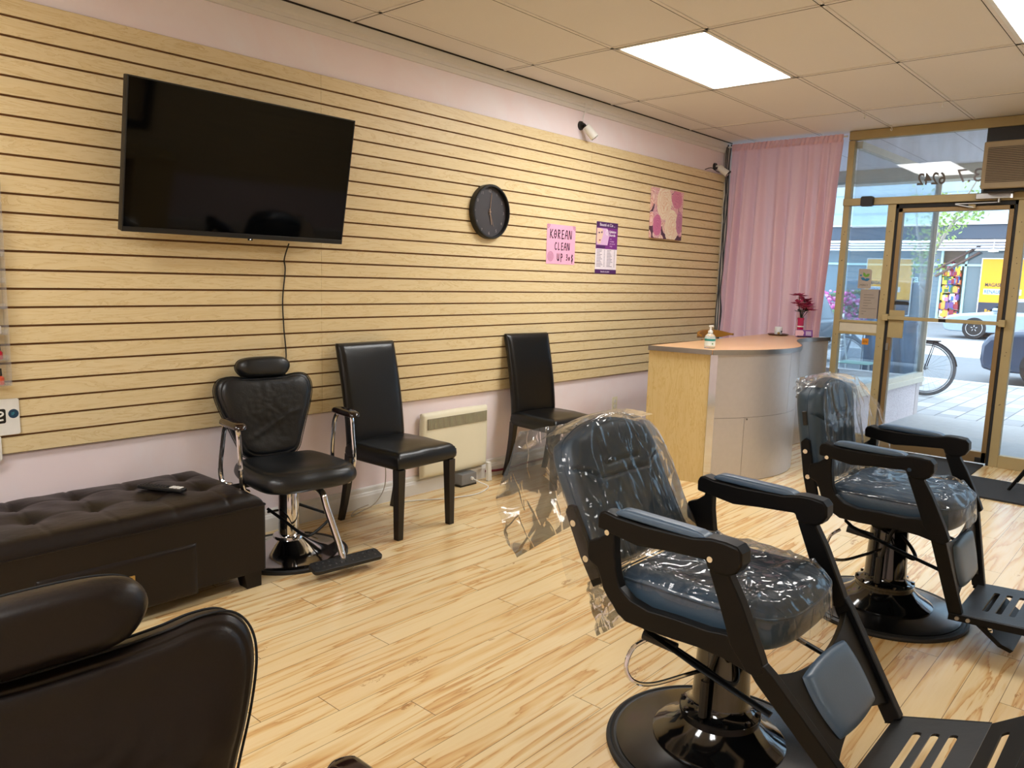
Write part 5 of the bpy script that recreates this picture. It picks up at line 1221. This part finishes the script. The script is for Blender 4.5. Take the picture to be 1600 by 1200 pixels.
# cars
def car(name,label,loc,rz,col,L_=4.4,H_=1.5,wd=1.78,suv=False,lights=True,rm_='D0D0D0'):
    t=thing(name,label,'car',loc,rz); pm=mat(name+'_paint',col,.25,metal=.3,coat=.5)
    # profile along local x (nose at +x), z up
    hb=.92 if suv else .82
    low=[(-L_/2,.30),(-L_/2-.02,.55),(-L_/2+.05,hb),(-L_/2+.5,hb+.04),(L_/2-1.25,hb+.03),(L_/2-.45,hb-.05),(L_/2-.10,hb-.13),(L_/2-.01,hb-.26),(L_/2,.40),(L_/2-.04,.26),(L_/2-.2,.22),(-L_/2+.2,.22)]
    R=[]
    for y,k in ((-wd/2,.90),(-wd/2+.06,1.),(wd/2-.06,1.),(wd/2,.90)):
        R.append([(x*(1-.03*(1-k)*10*.3),y,.22+(z-.22)*(k if z>.4 else 1)) for x,z in low])
    body=G().loft(R).o('body',pm,t,smooth=40,bevel=.03,seg=3)
    cab=[(-L_/2+.25,hb),(-L_/2+.55,H_-.05),(-.3,H_),(.35,H_-.04),(L_/2-1.2,hb)]
    G().loft([[(x,y,z) for x,z in cab] if abs(y)<wd/2-.2 else [(x*(1.0 if z<hb+.01 else .96),y*(1 if z<hb+.01 else .86),z) for x,z in cab] for y in (-wd/2+.08,-wd/2+.25,wd/2-.25,wd/2-.08)]).o('cabin',pm,t,smooth=40,bevel=.03,seg=3)
    gm=mat('car_glass_%s'%name,'2a3238',.06,spec=.7)
    for s_ in (-1,1):
        g=G(); y=s_*(wd/2-.10); 
        side=[(-L_/2+.5,hb+.05),(-L_/2+.72,H_-.14),(-.2,H_-.10),(.30,H_-.13),(L_/2-1.42,hb+.05)]
        g.loft([[(x,y*(1. if z<hb+.1 else .90)+s_*.012,z) for x,z in side],[(x,y*(1. if z<hb+.1 else .90)-s_*.03,z) for x,z in side]]); g.o('side_window',gm,t,smooth=0)
        for wx in (-L_/2+.85,L_/2-.88):
            wh=G(T(wx,s_*(wd/2-.1),.335)@rotm('X',PI/2)).lathe([(.001,-.11),(.32,-.11),(.335,-.08),(.335,.08),(.32,.11),(.23,.11),(.225,.06),(.001,.06)],40).o('wheel',M['rubber'],t)
            g=G(T(wx,s_*(wd/2-.1),.335)@rotm('X',PI/2)); zz=-.1 if s_>0 else .1
            for q in range(5):
                a=2*PI*q/5+.3
                for da in (-.10,.10): g.tube([(.04*math.cos(a),.04*math.sin(a),zz),(.22*math.cos(a+da),.22*math.sin(a+da),zz*.9)],.014,6)
            g.tube([(.225*math.cos(2*PI*i/32),.225*math.sin(2*PI*i/32),zz) for i in range(32)],.013,6,closed=True); g.cyl((0,0,zz*.8),(0,0,zz*1.08),.035); g.o('wheel_spokes',M['chrome'],wh)
        if lights: G(T(L_/2-.14,s_*(wd/2-.22),hb-.28)).pad(squircle(.15,.2,.4),.06,.06,12,12,4).o('headlight',mat('headlight_glass','DCE4EA',.1,spec=.7),t)
    ws_=[(.37,H_-.06),(L_/2-1.22,hb+.06)]
    G().loft([[(x+.02,y*(wd/2-(.28 if z>1.2 else .16)),z+.012) for x,z in ws_]+[(x-.03,y*(wd/2-.3),z-.03) for x,z in ws_[::-1]] for y in (-1,1)]).o('windscreen',gm,t,smooth=0)
    G().box(L_/2-.06,L_/2+.015,-.45,.45,.40,.56).o('grille',M['black_plastic'],t,smooth=0,bevel=.01); G().box(L_/2-.02,L_/2+.03,-.26,.26,.30,.40).o('number_plate',M['white_plastic'],t,smooth=0)
    for s_ in (-1,1): G(T(.75,s_*(wd/2+.04),hb+.10)).pad(squircle(.08,.10,.4),.06,.06,8,8,3).o('wing_mirror',pm,t)
    return t
car('sport_utility_car','dark blue grey car parked by the kerb, nose toward the bicycle',(15.0,-3.33,-.08),PI/2,'33445a',4.6,1.62,1.85,True)
car('hatchback_car','light blue grey car driving past on the far lane',(28.0,.35,-.1),PI/2,'9db0bf',4.3,1.30,1.75)
car('parked_car','dark car parked behind the display glass beside the kerb',(15.2,3.9,-.08),PI/2,'27303c',4.5,1.5,1.8)
# patio chair and an added stand-in cloth in front of the bay
pc_=thing('patio_chair','white metal patio chair outside the display glass','chair',(10.4,-.35,-.02))
for s_ in (-1,1):
    for y in (-.2,.2): G().tube([(s_*.2,y*1.1,0),(s_*.19,y,.45)],.011,8).o('leg',M['white_paint'],pc_)
G(T(0,0,.45)).pad(squircle(.21,.21,.3),.01,.01,12,12,8).o('seat',mat('mint_metal','8FB8A4',.5),pc_); G().tube([(-.19,.2,.45),(-.19,.26,.8),(-.15,.27,.86),(.15,.27,.86),(.19,.26,.8),(.19,.2,.45)],.011,8,smooth=3).o('back_frame',M['white_paint'],pc_)
g=G()
for q in range(4): g.tube([(-.17,.245+.004*q,.58+.07*q),(.17,.245+.004*q,.58+.07*q)],.007,6)
g.o('back_slats',M['white_paint'],pc_)
def reflection(u,v):
    y=-.32+.62*u; z=1.02-v*.82; return (.0+.05*math.sin(u*22+2*v)+.05*noise.noise(Vector((u*4,v*4,0)))+.10*v,y+.04*v*math.sin(u*9),z)
cl=G().sheet(reflection,60,40).o('reflection_sheet',mat('reflection_blue','3d6688',.8),smooth=80); cl.location=(10.95,-.55,-.02)  # added blue sheet imitating a car reflection in the side glass
tag(cl,'blue cloth stand-in outside, imitating a car mirrored in the side glass','reflection')
g=G(); g.tube([(0,-.35,0),(0,-.35,1.03),(0,.33,1.03),(0,.33,0)],.012,8); o=g.o('reflection_rail',M['steel']); o.location=(10.95,-.55,-.02); tag(o,'added low metal rail under the blue cloth','rail')  # rail added to carry the sheet that imitates the reflection
bpy.context.view_layer.update()
